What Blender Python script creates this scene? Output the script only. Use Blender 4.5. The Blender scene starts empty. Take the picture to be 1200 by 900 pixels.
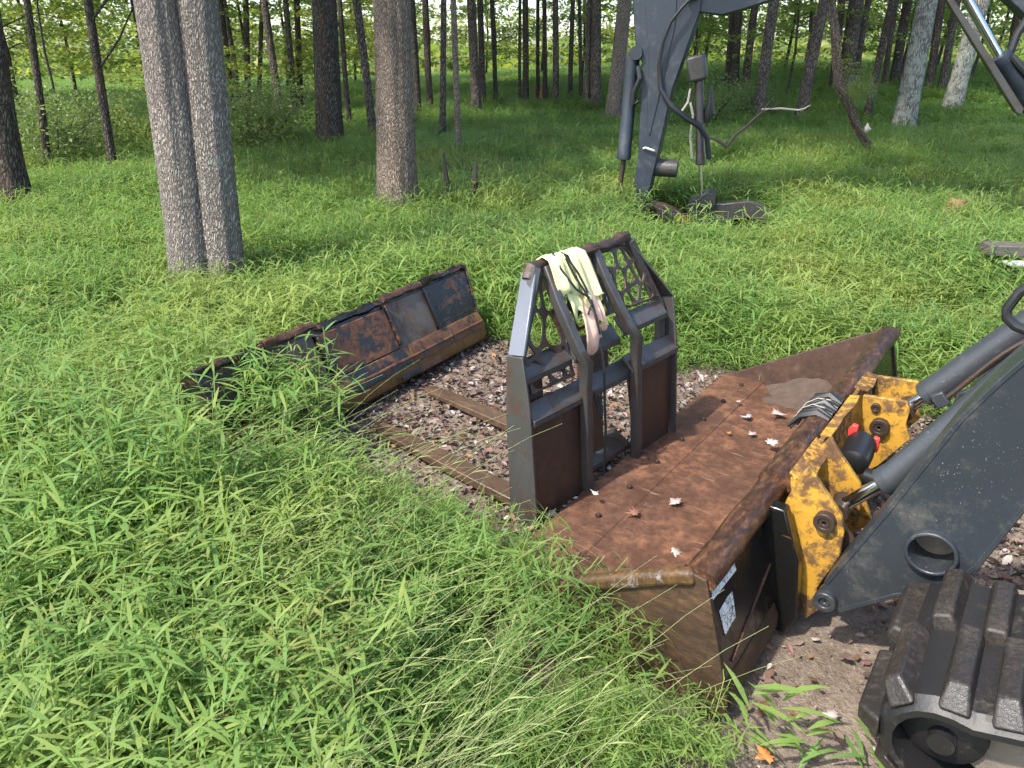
import bpy, bmesh, math, random
import numpy as np
from mathutils import Vector, Matrix, noise
R = math.radians
random.seed(7); rng = np.random.default_rng(7)
S = bpy.context.scene
COL = S.collection

# ------------------------------------------------------------------ camera, sky, sun, exposure
FPX = 850.0; PITCH = R(24.5); CAMH = 1.85
cd = bpy.data.cameras.new('camera'); cam = bpy.data.objects.new('camera', cd); COL.objects.link(cam)
cd.sensor_width = 36; cd.lens = FPX*36/1200; cd.clip_end = 500; cd.clip_start = .05
cam.location = (0, 0, CAMH); cam.rotation_euler = (R(90)-PITCH, 0, 0)
S.camera = cam
SUN_AZ = (-.72, -.5); SUN_EL = R(54)
w = bpy.data.worlds.new('World'); S.world = w; w.use_nodes = True
nt = w.node_tree; nt.nodes.clear()
sky = nt.nodes.new('ShaderNodeTexSky'); sky.sky_type = 'NISHITA'; sky.sun_disc = False
sky.sun_elevation = SUN_EL; sky.sun_rotation = math.atan2(SUN_AZ[0], SUN_AZ[1]); sky.dust_density = 2.0; sky.air_density = 1.0
bg = nt.nodes.new('ShaderNodeBackground'); bg.inputs[1].default_value = .15
out = nt.nodes.new('ShaderNodeOutputWorld'); nt.links.new(sky.outputs[0], bg.inputs[0]); nt.links.new(bg.outputs[0], out.inputs[0])
sl = bpy.data.lights.new('sun', 'SUN'); sl.energy = 2.5; sl.angle = R(1.5); sl.color = (1, .94, .84)
so = bpy.data.objects.new('sun', sl); COL.objects.link(so)
hz = math.hypot(*SUN_AZ)
sd = Vector((SUN_AZ[0]/hz*math.cos(SUN_EL), SUN_AZ[1]/hz*math.cos(SUN_EL), math.sin(SUN_EL)))
so.rotation_euler = sd.to_track_quat('Z', 'Y').to_euler(); so.location = sd*40
S.view_settings.view_transform = 'Standard'; S.view_settings.look = 'None'
S.view_settings.exposure = 1.75; S.view_settings.gamma = 1.0
S.cycles.max_bounces = 4; S.cycles.transmission_bounces = 3; S.cycles.diffuse_bounces = 3; S.cycles.use_denoising = True
S.cycles.sample_clamp_indirect = 6; S.cycles.use_adaptive_sampling = True; S.cycles.adaptive_threshold = .03; S.cycles.use_light_tree = False

# ------------------------------------------------------------------ measuring helpers (photo pixel -> place in the world)
cf = Vector((0, math.cos(PITCH), -math.sin(PITCH))); cu = Vector((0, math.sin(PITCH), math.cos(PITCH))); cr = Vector((1, 0, 0))
CP = Vector((0, 0, CAMH))
def ray(x, y): return cr*((x-600)/FPX)+cu*((450-y)/FPX)+cf
def G(x, y, z=0.0):
    d = ray(x, y); return CP+d*((z-CAMH)/d.z)
def sstep(a, b, x):
    t = max(0., min(1., (x-a)/(b-a))); return t*t*(3-2*t)
def terrain(x, y):
    lift = sstep(7, 30, y)*(.8+.04*max(-12, min(11, x)))
    return lift+.05*noise.noise(Vector((x*.35, y*.35, 0)))*sstep(5, 9, abs(y)+abs(x)*.4)
def GT(x, y, up=0.0):
    d = ray(x, y); t = 1.0
    while t < 90:
        p = CP+d*t
        if p.z <= terrain(p.x, p.y)+up: p.z -= up; return p
        t += .05
    return CP+d*90
def frame(origin, deg, lean=0):
    M = Matrix.Translation(origin) @ Matrix.Rotation(R(deg), 4, 'Z') @ Matrix.Rotation(R(-lean), 4, 'X')
    return M, M.inverted()
def on_plane(Mi, px, py, axis, val):
    """local coordinates of the point where the line of sight meets local plane axis = val"""
    o = Mi @ CP; d = Mi.to_3x3() @ ray(px, py)
    t = (val-o[axis])/d[axis]; return o+d*t

# ------------------------------------------------------------------ materials
MATS = {}
def mat(name):
    m = bpy.data.materials.new(name); m.use_nodes = True; MATS[name] = m
    n = m.node_tree.nodes; n.clear()
    o = n.new('ShaderNodeOutputMaterial'); p = n.new('ShaderNodeBsdfPrincipled')
    m.node_tree.links.new(p.outputs[0], o.inputs[0])
    return m, m.node_tree, p, o
def nd(t, ty, **kw):
    n = t.nodes.new(ty)
    for k, v in kw.items():
        if k in n.inputs.keys(): n.inputs[k].default_value = v
        else: setattr(n, k, v)
    return n
def ramp(t, fac, stops, interp='LINEAR'):
    r = t.nodes.new('ShaderNodeValToRGB'); r.color_ramp.interpolation = interp
    e = r.color_ramp.elements
    while len(e) < len(stops): e.new(.5)
    for i, (p, c) in enumerate(stops):
        e[i].position = p; e[i].color = (c[0], c[1], c[2], 1) if not isinstance(c, (int, float)) else (c, c, c, 1)
    t.links.new(fac, r.inputs[0]); return r.outputs[0]
def mix(t, fac, a, b, blend='MIX'):
    m = t.nodes.new('ShaderNodeMix'); m.data_type = 'RGBA'; m.blend_type = blend
    for sock, v in ((m.inputs[0], fac), (m.inputs[6], a), (m.inputs[7], b)):
        if isinstance(v, bpy.types.NodeSocket): t.links.new(v, sock)
        elif isinstance(v, (int, float)): sock.default_value = v
        else: sock.default_value = (*v[:3], 1)
    return m.outputs[2]
def coords(t, scale=(1, 1, 1), kind='Object', offs=(0, 0, 0)):
    c = t.nodes.new('ShaderNodeTexCoord'); mp = t.nodes.new('ShaderNodeMapping'); mp.inputs['Scale'].default_value = scale
    mp.inputs['Location'].default_value = offs
    t.links.new(c.outputs[kind], mp.inputs[0]); return mp.outputs[0]
def ntex(t, vec, scale, detail=4, rough=.55, dist=0.0):
    n = nd(t, 'ShaderNodeTexNoise', Scale=scale, Detail=detail, Roughness=rough, Distortion=dist); t.links.new(vec, n.inputs['Vector']); return n.outputs[0]
def bump(t, p, h, strength=.3, dist=.01):
    b = nd(t, 'ShaderNodeBump', Strength=strength, Distance=dist); t.links.new(h, b.inputs['Height']); t.links.new(b.outputs[0], p.inputs['Normal'])
def mathn(t, op, a, b=0.0):
    m = nd(t, 'ShaderNodeMath', operation=op)
    for i, v in enumerate((a, b)):
        if isinstance(v, bpy.types.NodeSocket): t.links.new(v, m.inputs[i])
        else: m.inputs[i].default_value = v
    return m.outputs[0]

def worn_metal(name, paint, rusts, lo=.45, hi=.55, scale=6, rough=(.35, .75), metal=0.0, streak=(1, 1, 1), dust=None, dust_amt=.0, bmp=.25, offs=(0, 0, 0), scratch=None, grain=.3, speck=None):
    """paint colour broken through by rust patches, fine grain, optional dust and scratches"""
    m, t, p, o = mat(name)
    v = coords(t, streak, offs=offs)
    n1 = ntex(t, v, scale, 8, .68, .4); n2 = ntex(t, v, scale*5, 5, .7); n3 = ntex(t, v, scale*.4, 3)
    f = mathn(t, 'ADD', mathn(t, 'MULTIPLY', n1, 1-grain), mathn(t, 'MULTIPLY', n2, grain))
    mask = ramp(t, f, [(lo, 0.0), (hi, 1.0)])
    rust = ramp(t, n2, [(.3, rusts[0]), (.5, rusts[1]), (.72, rusts[2])])
    rust = mix(t, ramp(t, n3, [(.35, 0.), (.65, .75)]), rust, rusts[0])
    pc = mix(t, ramp(t, n3, [(.3, 0.), (.75, .6)]), paint, tuple(c*.6 for c in paint))
    c = mix(t, mask, pc, rust)
    if scratch:
        sv = coords(t, (60, 4, 14), offs=(3, 1, 2)); sn = ntex(t, sv, 1.3, 3, .6, .6)
        c = mix(t, ramp(t, sn, [(.655, 0.), (.69, .8)]), c, scratch)
    if dust:
        dn = ntex(t, coords(t, offs=(5, 2, 1)), 7.5, 10, .82)
        c = mix(t, ramp(t, dn, [(.6-dust_amt*.4, 0.), (.86-dust_amt*.3, .7)]), c, dust)
    if speck:
        sp = mathn(t, 'MULTIPLY', ramp(t, ntex(t, coords(t), 150, 2, .5), [(.69, 0.), (.74, .6)]), ramp(t, ntex(t, coords(t), 5, 4, .6), [(.42, 0.), (.62, .9)]))
        c = mix(t, sp, c, speck)
    t.links.new(c, p.inputs['Base Color'])
    t.links.new(ramp(t, f, [(lo, rough[0]), (hi, rough[1])]), p.inputs['Roughness'])
    p.inputs['Metallic'].default_value = metal
    h = mathn(t, 'ADD', mathn(t, 'MULTIPLY', mask, .6), n2)
    bump(t, p, h, bmp, .006)
    return m
RUST = [(.05, .022, .012), (.13, .052, .024), (.24, .1, .042)]
RUSTD = [(.022, .013, .009), (.06, .028, .016), (.12, .055, .026)]
worn_metal('rust_floor', (.07, .032, .018), [(.035, .017, .011), (.135, .056, .026), (.21, .096, .045)], .42, .56, 3.0, (.5, .8), bmp=.45, scratch=(.2, .115, .075), grain=.45)
worn_metal('rust_inner', (.05, .03, .022), [(.04, .022, .014), (.1, .05, .03), (.16, .09, .06)], .38, .62, 3.5, (.4, .7), dust=(.24, .18, .13), dust_amt=.1)
worn_metal('black_back', (.008, .008, .008), RUSTD, .55, .68, 4, (.22, .6), streak=(2, 1, 1), scratch=(.11, .055, .03))
worn_metal('band_rust', (.23, .2, .17), [(.03, .02, .01), (.09, .045, .015), (.2, .11, .03)], .4, .46, 6, (.8, .5), bmp=.5, streak=(1, 1.2, 1))
worn_metal('side_rust', (.035, .02, .01), [(.028, .014, .007), (.062, .031, .013), (.13, .065, .02)], .38, .62, 3.5, (.5, .8), streak=(1, 1, 2.5), bmp=.3)
worn_metal('lip_steel', (.055, .03, .022), [(.05, .024, .015), (.15, .065, .035), (.3, .17, .11)], .38, .6, 9, (.28, .55), metal=.25, bmp=.4)
worn_metal('lip_orange', (.024, .015, .012), [(.045, .021, .012), (.16, .068, .03), (.33, .165, .08)], .36, .66, 6, (.28, .55), metal=.25, streak=(.55, 1.4, 1.4), bmp=.35, grain=.4)
worn_metal('yellow_paint', (.46, .25, .03), [(.02, .012, .008), (.075, .035, .016), (.17, .085, .025)], .465, .545, 5.5, (.42, .75), bmp=.35, dust=(.2, .11, .035), dust_amt=.36, grain=.42)
worn_metal('slate_paint', (.024, .029, .035), [(.015, .015, .016), (.045, .046, .047), (.1, .1, .095)], .54, .7, 7, (.36, .6), dust=(.13, .12, .1), dust_amt=.2, bmp=.1, speck=(.3, .3, .28))
worn_metal('cylinder_paint', (.036, .04, .045), [(.03, .03, .03), (.09, .085, .08), (.2, .19, .17)], .56, .68, 9, (.4, .6), dust=(.2, .18, .15), dust_amt=.05, bmp=.12, speck=(.34, .33, .3))
worn_metal('excavator_blue', (.022, .029, .042), [(.014, .018, .024), (.05, .056, .066), (.12, .12, .12)], .5, .68, 3.2, (.42, .65), dust=(.13, .12, .1), dust_amt=.06, bmp=.12)
worn_metal('frame_steel', (.06, .058, .055), RUSTD, .5, .64, 7, (.38, .65), metal=.15, bmp=.2, dust=(.14, .12, .1), dust_amt=.05)
worn_metal('frame_plate', (.05, .033, .025), [(.03, .02, .015), (.075, .043, .028), (.12, .07, .045)], .4, .62, 4, (.3, .55), metal=.2, bmp=.15)
worn_metal('frame_skylit', (.15, .158, .175), [(.07, .06, .055), (.18, .16, .15), (.26, .25, .24)], .62, .75, 8, (.35, .6), metal=.35, bmp=.15)  # paler bluish copy of the frame steel, with sky light put into the colour
worn_metal('web_rust', (.04, .026, .02), RUSTD, .45, .6, 12, (.45, .7), bmp=.3)
worn_metal('fork_rust', (.085, .055, .036), [(.05, .03, .02), (.14, .08, .045), (.21, .13, .08)], .42, .6, 5, (.35, .65), metal=.2, streak=(3, 1, 1))
worn_metal('far_black', (.012, .01, .009), RUST, .52, .6, 6, (.25, .65), bmp=.3, streak=(1, 1, 1.6))
worn_metal('far_rust', (.014, .012, .011), [(.05, .022, .012), (.15, .06, .026), (.23, .095, .04)], .42, .5, 5.5, (.3, .7), bmp=.3, offs=(4, 2, 0))
worn_metal('far_grey', (.1, .078, .06), [(.02, .014, .01), (.07, .036, .02), (.16, .09, .05)], .46, .58, 4, (.45, .7), bmp=.2, offs=(1, 7, 0))
worn_metal('far_bottom', (.16, .08, .024), [(.02, .014, .009), (.12, .056, .02), (.32, .18, .045)], .42, .6, 7, (.35, .65), streak=(2, 1, 1), bmp=.25)
worn_metal('thumb_steel', (.04, .037, .036), [(.02, .016, .014), (.07, .055, .045), (.19, .16, .14)], .55, .68, 9, (.35, .6), streak=(3, 1, 1), bmp=.2)
worn_metal('track_rubber', (.012, .011, .011), [(.03, .025, .02), (.06, .048, .038), (.12, .1, .08)], .56, .72, 9, (.5, .85), bmp=.25)
worn_metal('lug_rubber', (.02, .017, .015), [(.028, .022, .018), (.05, .039, .031), (.09, .072, .057)], .45, .7, 14, (.34, .7), bmp=.35)
worn_metal('muddy_wheel', (.17, .14, .105), [(.06, .05, .04), (.16, .13, .098), (.25, .21, .16)], .35, .6, 8, (.7, .9), bmp=.4)
def plain(name, col, rough=.5, metal=0, var=.25, scale=12):
    m, t, p, o = mat(name)
    n = ntex(t, coords(t), scale, 5, .6)
    t.links.new(mix(t, n, tuple(c*(1-var) for c in col), tuple(min(1, c*(1+var)) for c in col)), p.inputs['Base Color'])
    p.inputs['Roughness'].default_value = rough; p.inputs['Metallic'].default_value = metal
    bump(t, p, n, .1, .003); return m
plain('chrome', (.62, .62, .62), .16, 1, .06)
plain('black_plastic', (.012, .012, .013), .35)
plain('black_rubber', (.014, .014, .014), .5)
plain('hose', (.013, .014, .015), .55, scale=60)
plain('red_plastic', (.62, .045, .04), .4)
plain('bolt_steel', (.05, .034, .026), .5, .4)
plain('grey_mud', (.062, .042, .031), .95, var=.6, scale=22)
plain('cloth_yellow', (.62, .62, .3), .85, var=.12, scale=40)
plain('cloth_peach', (.78, .5, .36), .85, var=.15, scale=40)
plain('cloth_black', (.02, .022, .025), .8)
plain('dead_wood', (.035, .028, .023), .9, var=.5, scale=20)
plain('pale_wood', (.36, .32, .27), .85, var=.3)
plain('stump_wood', (.22, .12, .06), .9, var=.4)
plain('grey_beam', (.1, .085, .075), .6, .2, var=.5)
plain('white_enamel', (.6, .6, .58), .5)
def decal_mat():
    m, t, p, o = mat('decal')
    n = ntex(t, coords(t, (1, 1, 1)), 26, 3, .6, 1.2)
    n2 = ntex(t, coords(t, (90, 90, 22)), 1.4, 3, .7, .5)
    f = ramp(t, n, [(.5, 0.), (.52, 1.), (.555, 1.), (.575, 0.0)])
    c = mix(t, f, (.74, .74, .7), (.05, .055, .05)); c = mix(t, ramp(t, n2, [(.56, 0.), (.6, 1.)]), c, (.72, .72, .68))
    t.links.new(c, p.inputs['Base Color']); p.inputs['Roughness'].default_value = .4
decal_mat()
def thumb_decal():
    m, t, p, o = mat('thumb_decal')
    v = coords(t)
    wv = nd(t, 'ShaderNodeTexWave', Scale=11.0, Distortion=3.0, Detail=2.0); t.links.new(v, wv.inputs[0])
    n = ntex(t, v, 18, 4)
    c = mix(t, ramp(t, wv.outputs[0], [(.35, 0.), (.45, 1.)]), (.03, .022, .012), (.55, .32, .03))
    c = mix(t, ramp(t, n, [(.52, 0.), (.6, 1.)]), c, (.04, .03, .02))
    t.links.new(c, p.inputs['Base Color'])
thumb_decal()
def bark(name, dark, mid, light, scale=1.0, lichen=0.0, red=None):
    m, t, p, o = mat(name)
    v = coords(t, (8*scale, 8*scale, 2.2*scale)); v2 = coords(t)
    n1 = ntex(t, v, 3.2, 6, .7, .8)
    vo = nd(t, 'ShaderNodeTexVoronoi', feature='DISTANCE_TO_EDGE', Scale=3.4)
    nv = ntex(t, v, 1.5, 3); 
    vm = nd(t, 'ShaderNodeVectorMath', operation='ADD'); t.links.new(v, vm.inputs[0]); t.links.new(nv, vm.inputs[1]); t.links.new(vm.outputs[0], vo.inputs['Vector'])
    f = mathn(t, 'MULTIPLY', ramp(t, vo.outputs['Distance'], [(.02, 0.), (.28, 1.)]), mathn(t, 'ADD', n1, .25))
    c = ramp(t, f, [(.12, dark), (.42, mid), (.8, light)])
    n3 = ntex(t, v2, 1.1, 4)
    c = mix(t, ramp(t, n3, [(.4, 0.), (.68, .55)]), c, dark)
    if red: c = mix(t, ramp(t, ntex(t, coords(t, (3, 3, .8)), 2.2, 4), [(.5, 0.), (.62, .6)]), c, red)
    if lichen > 0:
        n4 = ntex(t, v2, 5.0, 7, .7)
        c = mix(t, ramp(t, n4, [(.66-lichen*.25, 0.), (.72-lichen*.2, .8)]), c, (.3, .33, .27))
    t.links.new(c, p.inputs['Base Color']); p.inputs['Roughness'].default_value = .92
    p.inputs['Specular IOR Level'].default_value = .2
    bump(t, p, mathn(t, 'ADD', f, mathn(t, 'MULTIPLY', ntex(t, v, 9, 4, .7), .5)), .9, .02)
bark('bark_grey', (.14, .118, .102), (.34, .295, .255), (.5, .44, .385), 2.9, .22)
bark('bark_brown', (.12, .092, .072), (.33, .255, .2), (.47, .385, .31), 2.8)
bark('bark_dark', (.035, .029, .024), (.1, .083, .068), (.19, .16, .13), 1.6, red=(.085, .052, .038))
bark('bark_mid', (.05, .04, .033), (.15, .12, .097), (.25, .205, .17), 1.3)
bark('bark_pale', (.09, .085, .075), (.26, .25, .22), (.42, .4, .36), 1.1, .75)
bark('bark_vine', (.06, .045, .036), (.2, .155, .125), (.36, .3, .24), 2.6)

def leafmat(name, lo, hi, yellow, trans=.4, rough=.45, yel_lo=.55, yel_hi=.75, nscale=.5, dry=None):
    m, t, p, o = mat(name)
    geo = t.nodes.new('ShaderNodeNewGeometry')
    r1 = ramp(t, ntex(t, geo.outputs['Position'], 2.3, 4, .7), [(.35, 0.), (.65, 1.)])
    att = nd(t, 'ShaderNodeAttribute', attribute_name='tint')
    c = mix(t, r1, lo, hi)
    n = ntex(t, geo.outputs['Position'], nscale, 3, .6)
    c = mix(t, ramp(t, n, [(yel_lo, 0.), (yel_hi, .8)]), c, yellow)
    c = mix(t, mathn(t, 'MULTIPLY', att.outputs['Fac'], .8), c, yellow)
    if dry:
        n2 = ntex(t, geo.outputs['Position'], 1.7, 3, .6)
        c = mix(t, mathn(t, 'MULTIPLY', ramp(t, n2, [(.6, 0.), (.7, 1.)]), ramp(t, att.outputs['Fac'], [(.15, 0.), (.6, .55)])), c, dry)
    t.links.new(c, p.inputs['Base Color']); p.inputs['Roughness'].default_value = rough; p.inputs['Specular IOR Level'].default_value = .28
    tr = t.nodes.new('ShaderNodeBsdfTranslucent'); t.links.new(mix(t, .55, c, (.5, .7, .1), 'MULTIPLY'), tr.inputs[0])
    trc = mix(t, 1.0, c, (1.7, 1.75, .75), 'MULTIPLY'); t.links.new(trc, tr.inputs[0])
    ms = t.nodes.new('ShaderNodeMixShader'); ms.inputs[0].default_value = trans
    t.links.new(p.outputs[0], ms.inputs[1]); t.links.new(tr.outputs[0], ms.inputs[2]); t.links.new(ms.outputs[0], o.inputs[0])
leafmat('grass_leaf', (.085, .178, .046), (.142, .258, .066), (.25, .29, .082), .38, .5, .52, .7, .6, dry=(.3, .22, .1))
leafmat('grass_far', (.09, .185, .045), (.135, .24, .055), (.2, .25, .065), .38, .5, .54, .74, .3)
leafmat('straw', (.22, .29, .1), (.3, .35, .14), (.38, .39, .18), .2, .5)
leafmat('canopy_leaf', (.07, .13, .025), (.1, .17, .03), (.16, .2, .035), .55, .45, .5, .7, .4)
leafmat('sapling_leaf', (.11, .17, .05), (.17, .23, .07), (.28, .28, .085), .5, .45, .48, .66, .35)
leafmat('shrub_leaf', (.09, .14, .055), (.13, .18, .07), (.2, .22, .08), .4, .45, .5, .7, .5)

def ground_mat():
    m, t, p, o = mat('ground_soil')
    g = t.nodes.new('ShaderNodeNewGeometry'); v = g.outputs['Position']
    n1 = ntex(t, v, 3.0, 7, .65); n2 = ntex(t, v, 28, 5, .7); n3 = ntex(t, v, 90, 3, .7)
    c = ramp(t, n1, [(.3, (.11, .082, .06)), (.55, (.19, .15, .115)), (.75, (.27, .22, .17))])
    c = mix(t, ramp(t, n2, [(.4, 0.), (.65, .7)]), c, (.075, .05, .036)); c = mix(t, ramp(t, n3, [(.55, 0.), (.68, .6)]), c, (.3, .25, .2))
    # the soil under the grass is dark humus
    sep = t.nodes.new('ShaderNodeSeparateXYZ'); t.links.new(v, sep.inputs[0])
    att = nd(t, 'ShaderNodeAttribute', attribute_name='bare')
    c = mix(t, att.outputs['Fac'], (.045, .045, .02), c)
    t.links.new(c, p.inputs['Base Color']); p.inputs['Roughness'].default_value = .95
    bump(t, p, mathn(t, 'ADD', n1, n2), .7, .04)
ground_mat()
def litter_mat():
    m, t, p, o = mat('litter')
    a = nd(t, 'ShaderNodeAttribute', attribute_name='lc')
    n = ntex(t, coords(t), 70, 4)
    c = mix(t, mathn(t, 'MULTIPLY', n, .7), a.outputs['Color'], (.03, .02, .015))
    t.links.new(c, p.inputs['Base Color']); p.inputs['Roughness'].default_value = .7
litter_mat()

# ------------------------------------------------------------------ mesh builder
class MB:
    def __init__(s): s.v = []; s.f = []; s.attr = []
    def add(s, vs, fs):
        o = len(s.v); s.v += [tuple(x) for x in vs]; s.f += [tuple(i+o for i in f) for f in fs]; return s
    def box(s, c, size, rot=None):
        x, y, z = (k/2 for k in size)
        vs = [Vector((i, j, k)) for i in (-x, x) for j in (-y, y) for k in (-z, z)]
        if rot is not None: vs = [rot @ q for q in vs]
        c = Vector(c)
        return s.add([c+q for q in vs], [(0, 1, 3, 2), (4, 6, 7, 5), (0, 4, 5, 1), (2, 3, 7, 6), (0, 2, 6, 4), (1, 5, 7, 3)])
    def prism(s, poly, axis, a0, a1, jit=0):
        """polygon in the plane across `axis`, extruded from a0 to a1; caps triangulated"""
        n = len(poly)
        def pt(p, a):
            if axis == 0: return (a, p[0], p[1])
            if axis == 1: return (p[0], a, p[1])
            return (p[0], p[1], a)
        vs = [pt(p, a0) for p in poly]+[pt(p, a1) for p in poly]
        fs = [(i, (i+1) % n, (i+1) % n+n, i+n) for i in range(n)]
        fs += [tuple(range(n))[::-1], tuple(range(n, 2*n))]
        return s.add(vs, fs)
    def holed(s, outer, holes, fn):
        """plate with holes: fn((u, v), k) gives the 3D point on side k (0/1)"""
        bm = bmesh.new(); loops = []
        for lp in [outer]+holes:
            vs = [bm.verts.new((p[0], p[1], 0)) for p in lp]
            for i in range(len(vs)): bm.edges.new((vs[i], vs[(i+1) % len(vs)]))
            loops.append(vs)
        bm.verts.index_update()
        r = bmesh.ops.triangle_fill(bm, edges=bm.edges[:], use_beauty=True)
        bm.verts.index_update()
        pts = [(v.co.x, v.co.y) for v in bm.verts]; n = len(pts)
        fs = [tuple(v.index for v in f.verts) for f in bm.faces]
        vs = [fn(p, 0) for p in pts]+[fn(p, 1) for p in pts]
        fa = [f for f in fs]+[tuple(i+n for i in f[::-1]) for f in fs]
        for lp in loops:
            m = len(lp)
            for i in range(m):
                a, b = lp[i].index, lp[(i+1) % m].index
                fa.append((a, b, b+n, a+n))
        bm.free(); return s.add(vs, fa)
    def tube(s, pts, rad, n=10, caps=True, wob=0, seed=0, start=None):
        pts = [Vector(p) for p in pts]; k = len(pts)
        if isinstance(rad, (int, float)): rad = [rad]*k
        o = len(s.v); prev = None
        for i, p in enumerate(pts):
            d = (pts[min(i+1, k-1)]-pts[max(i-1, 0)]).normalized()
            if prev is None:
                ref = Vector((0, 0, 1)) if abs(d.z) < .9 else Vector((1, 0, 0)); x = d.cross(ref).normalized()
            else: x = (prev-d*prev.dot(d)).normalized()
            prev = x; y = d.cross(x)
            for j in range(n):
                a = 2*math.pi*j/n; rr = rad[i]
                if wob: rr *= 1+wob*noise.noise(Vector((math.cos(a)*1.5+seed, math.sin(a)*1.5, i*.35)))
                s.v.append(tuple(p+(x*math.cos(a)+y*math.sin(a))*rr))
        for i in range(k-1):
            for j in range(n):
                s.f.append((o+i*n+j, o+i*n+(j+1) % n, o+(i+1)*n+(j+1) % n, o+(i+1)*n+j))
        if caps:
            s.f.append(tuple(o+j for j in range(n))[::-1]); s.f.append(tuple(o+(k-1)*n+j for j in range(n)))
        return s
    def cyl(s, p0, p1, r, n=20, r1=None): return s.tube([p0, p1], [r, r if r1 is None else r1], n)
    def ring(s, c, axis, r0, r1, h, n=28):
        """annulus of inner radius r0, outer r1, height h along axis (from c)"""
        c = Vector(c); ax = Vector(axis).normalized(); ref = Vector((0, 0, 1)) if abs(ax.z) < .9 else Vector((1, 0, 0))
        x = ax.cross(ref).normalized(); y = ax.cross(x); vs = []; fs = []
        for j in range(n):
            a = 2*math.pi*j/n; d = x*math.cos(a)+y*math.sin(a)
            vs += [c+d*r0, c+d*r1, c+d*r1+ax*h, c+d*r0+ax*h]
        for j in range(n):
            b = 4*j; e = 4*((j+1) % n)
            for k in range(4): fs.append((b+k, b+(k+1) % 4, e+(k+1) % 4, e+k))
        return s.add(vs, fs)
    def mesh(s, name, smooth=35, fix=True):
        me = bpy.data.meshes.new(name); me.from_pydata(s.v, [], s.f); me.validate()
        if fix:
            bm = bmesh.new(); bm.from_mesh(me); bmesh.ops.recalc_face_normals(bm, faces=bm.faces[:]); bm.to_mesh(me); bm.free()
        if smooth:
            me.polygons.foreach_set('use_smooth', [True]*len(me.polygons)); me.set_sharp_from_angle(angle=R(smooth))
        me.update(); return me
    def build(s, name, m, parent=None, bev=0, smooth=35, seg=2):
        o = bpy.data.objects.new(name, s.mesh(name, smooth)); o.data.materials.append(MATS[m]); COL.objects.link(o)
        if parent is not None: o.parent = parent
        if bev:
            b = o.modifiers.new('edge', 'BEVEL'); b.width = bev; b.segments = seg; b.limit_method = 'ANGLE'; b.angle_limit = R(40)
        return o
def tag(o, label, cat, group=None, kind=None):
    o['label'] = label; o['category'] = cat
    if group: o['group'] = group
    if kind: o['kind'] = kind
    return o
def empty(name, M, label, cat, group=None):
    o = bpy.data.objects.new(name, None); COL.objects.link(o); o.matrix_world = M; o.empty_display_size = .2
    return tag(o, label, cat, group)
def add_mesh(name, me, m, parent=None):
    o = bpy.data.objects.new(name, me); COL.objects.link(o)
    if m and not me.materials: me.materials.append(MATS[m])
    if parent is not None: o.parent = parent
    return o
def lerp(a, b, t): return a+(b-a)*t
def inpoly(x, y, poly):
    c = False; n = len(poly)
    for i in range(n):
        x0, y0 = poly[i]; x1, y1 = poly[i-1]
        if (y0 > y) != (y1 > y) and x < (x1-x0)*(y-y0)/(y1-y0)+x0: c = not c
    return c
def dpoly(x, y, poly):
    d = 1e9; n = len(poly)
    for i in range(n):
        x0, y0 = poly[i]; x1, y1 = poly[(i+1) % n]
        dx, dy = x1-x0, y1-y0; t = max(0, min(1, ((x-x0)*dx+(y-y0)*dy)/(dx*dx+dy*dy)))
        d = min(d, math.hypot(x-x0-t*dx, y-y0-t*dy))
    return d

DIRT = [(-1.2, 3.05), (-.85, 3.12), (-.4, 2.78), (-.06, 2.5), (-.2, 2.1), (.1, 1.72), (.4, 1.36), (.72, 1.05), (1.1, .75), (2.5, -.8), (4.8, .6),
        (2.9, 2.9), (2.1, 3.8), (1.32, 4.28), (.9, 4.15), (.5, 4.35), (.15, 4.62), (-.15, 4.85), (-.5, 4.95), (-1.5, 3.45), (-1.42, 3.15)]

# ------------------------------------------------------------------ ground
def build_ground():
    xs = np.concatenate([np.linspace(-160, -14, 16), np.linspace(-13, 13, 105), np.linspace(14, 160, 16)])
    ys = np.concatenate([np.linspace(-60, -3, 8), np.linspace(-2.5, 12, 70), np.linspace(12.6, 48, 50), np.linspace(52, 230, 18)])
    m = MB(); bare = []
    for y in ys:
        for x in xs:
            z = terrain(x, y)
            b = 0.0
            if -3 < x < 6 and -2 < y < 6:
                ins = inpoly(x, y, DIRT); d = dpoly(x, y, DIRT)
                b = sstep(-.25, .1, d if ins else -d)
                z += b*.03*noise.noise(Vector((x*4, y*4, 3)))-b*.012
            m.v.append((x, y, z)); bare.append(b)
    nx = len(xs)
    for j in range(len(ys)-1):
        for i in range(nx-1): m.f.append((j*nx+i, j*nx+i+1, (j+1)*nx+i+1, (j+1)*nx+i))
    o = m.build('ground', 'ground_soil', smooth=180); o['kind'] = 'structure'
    a = o.data.attributes.new('bare', 'FLOAT', 'POINT'); a.data.foreach_set('value', bare)
build_ground()

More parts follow.
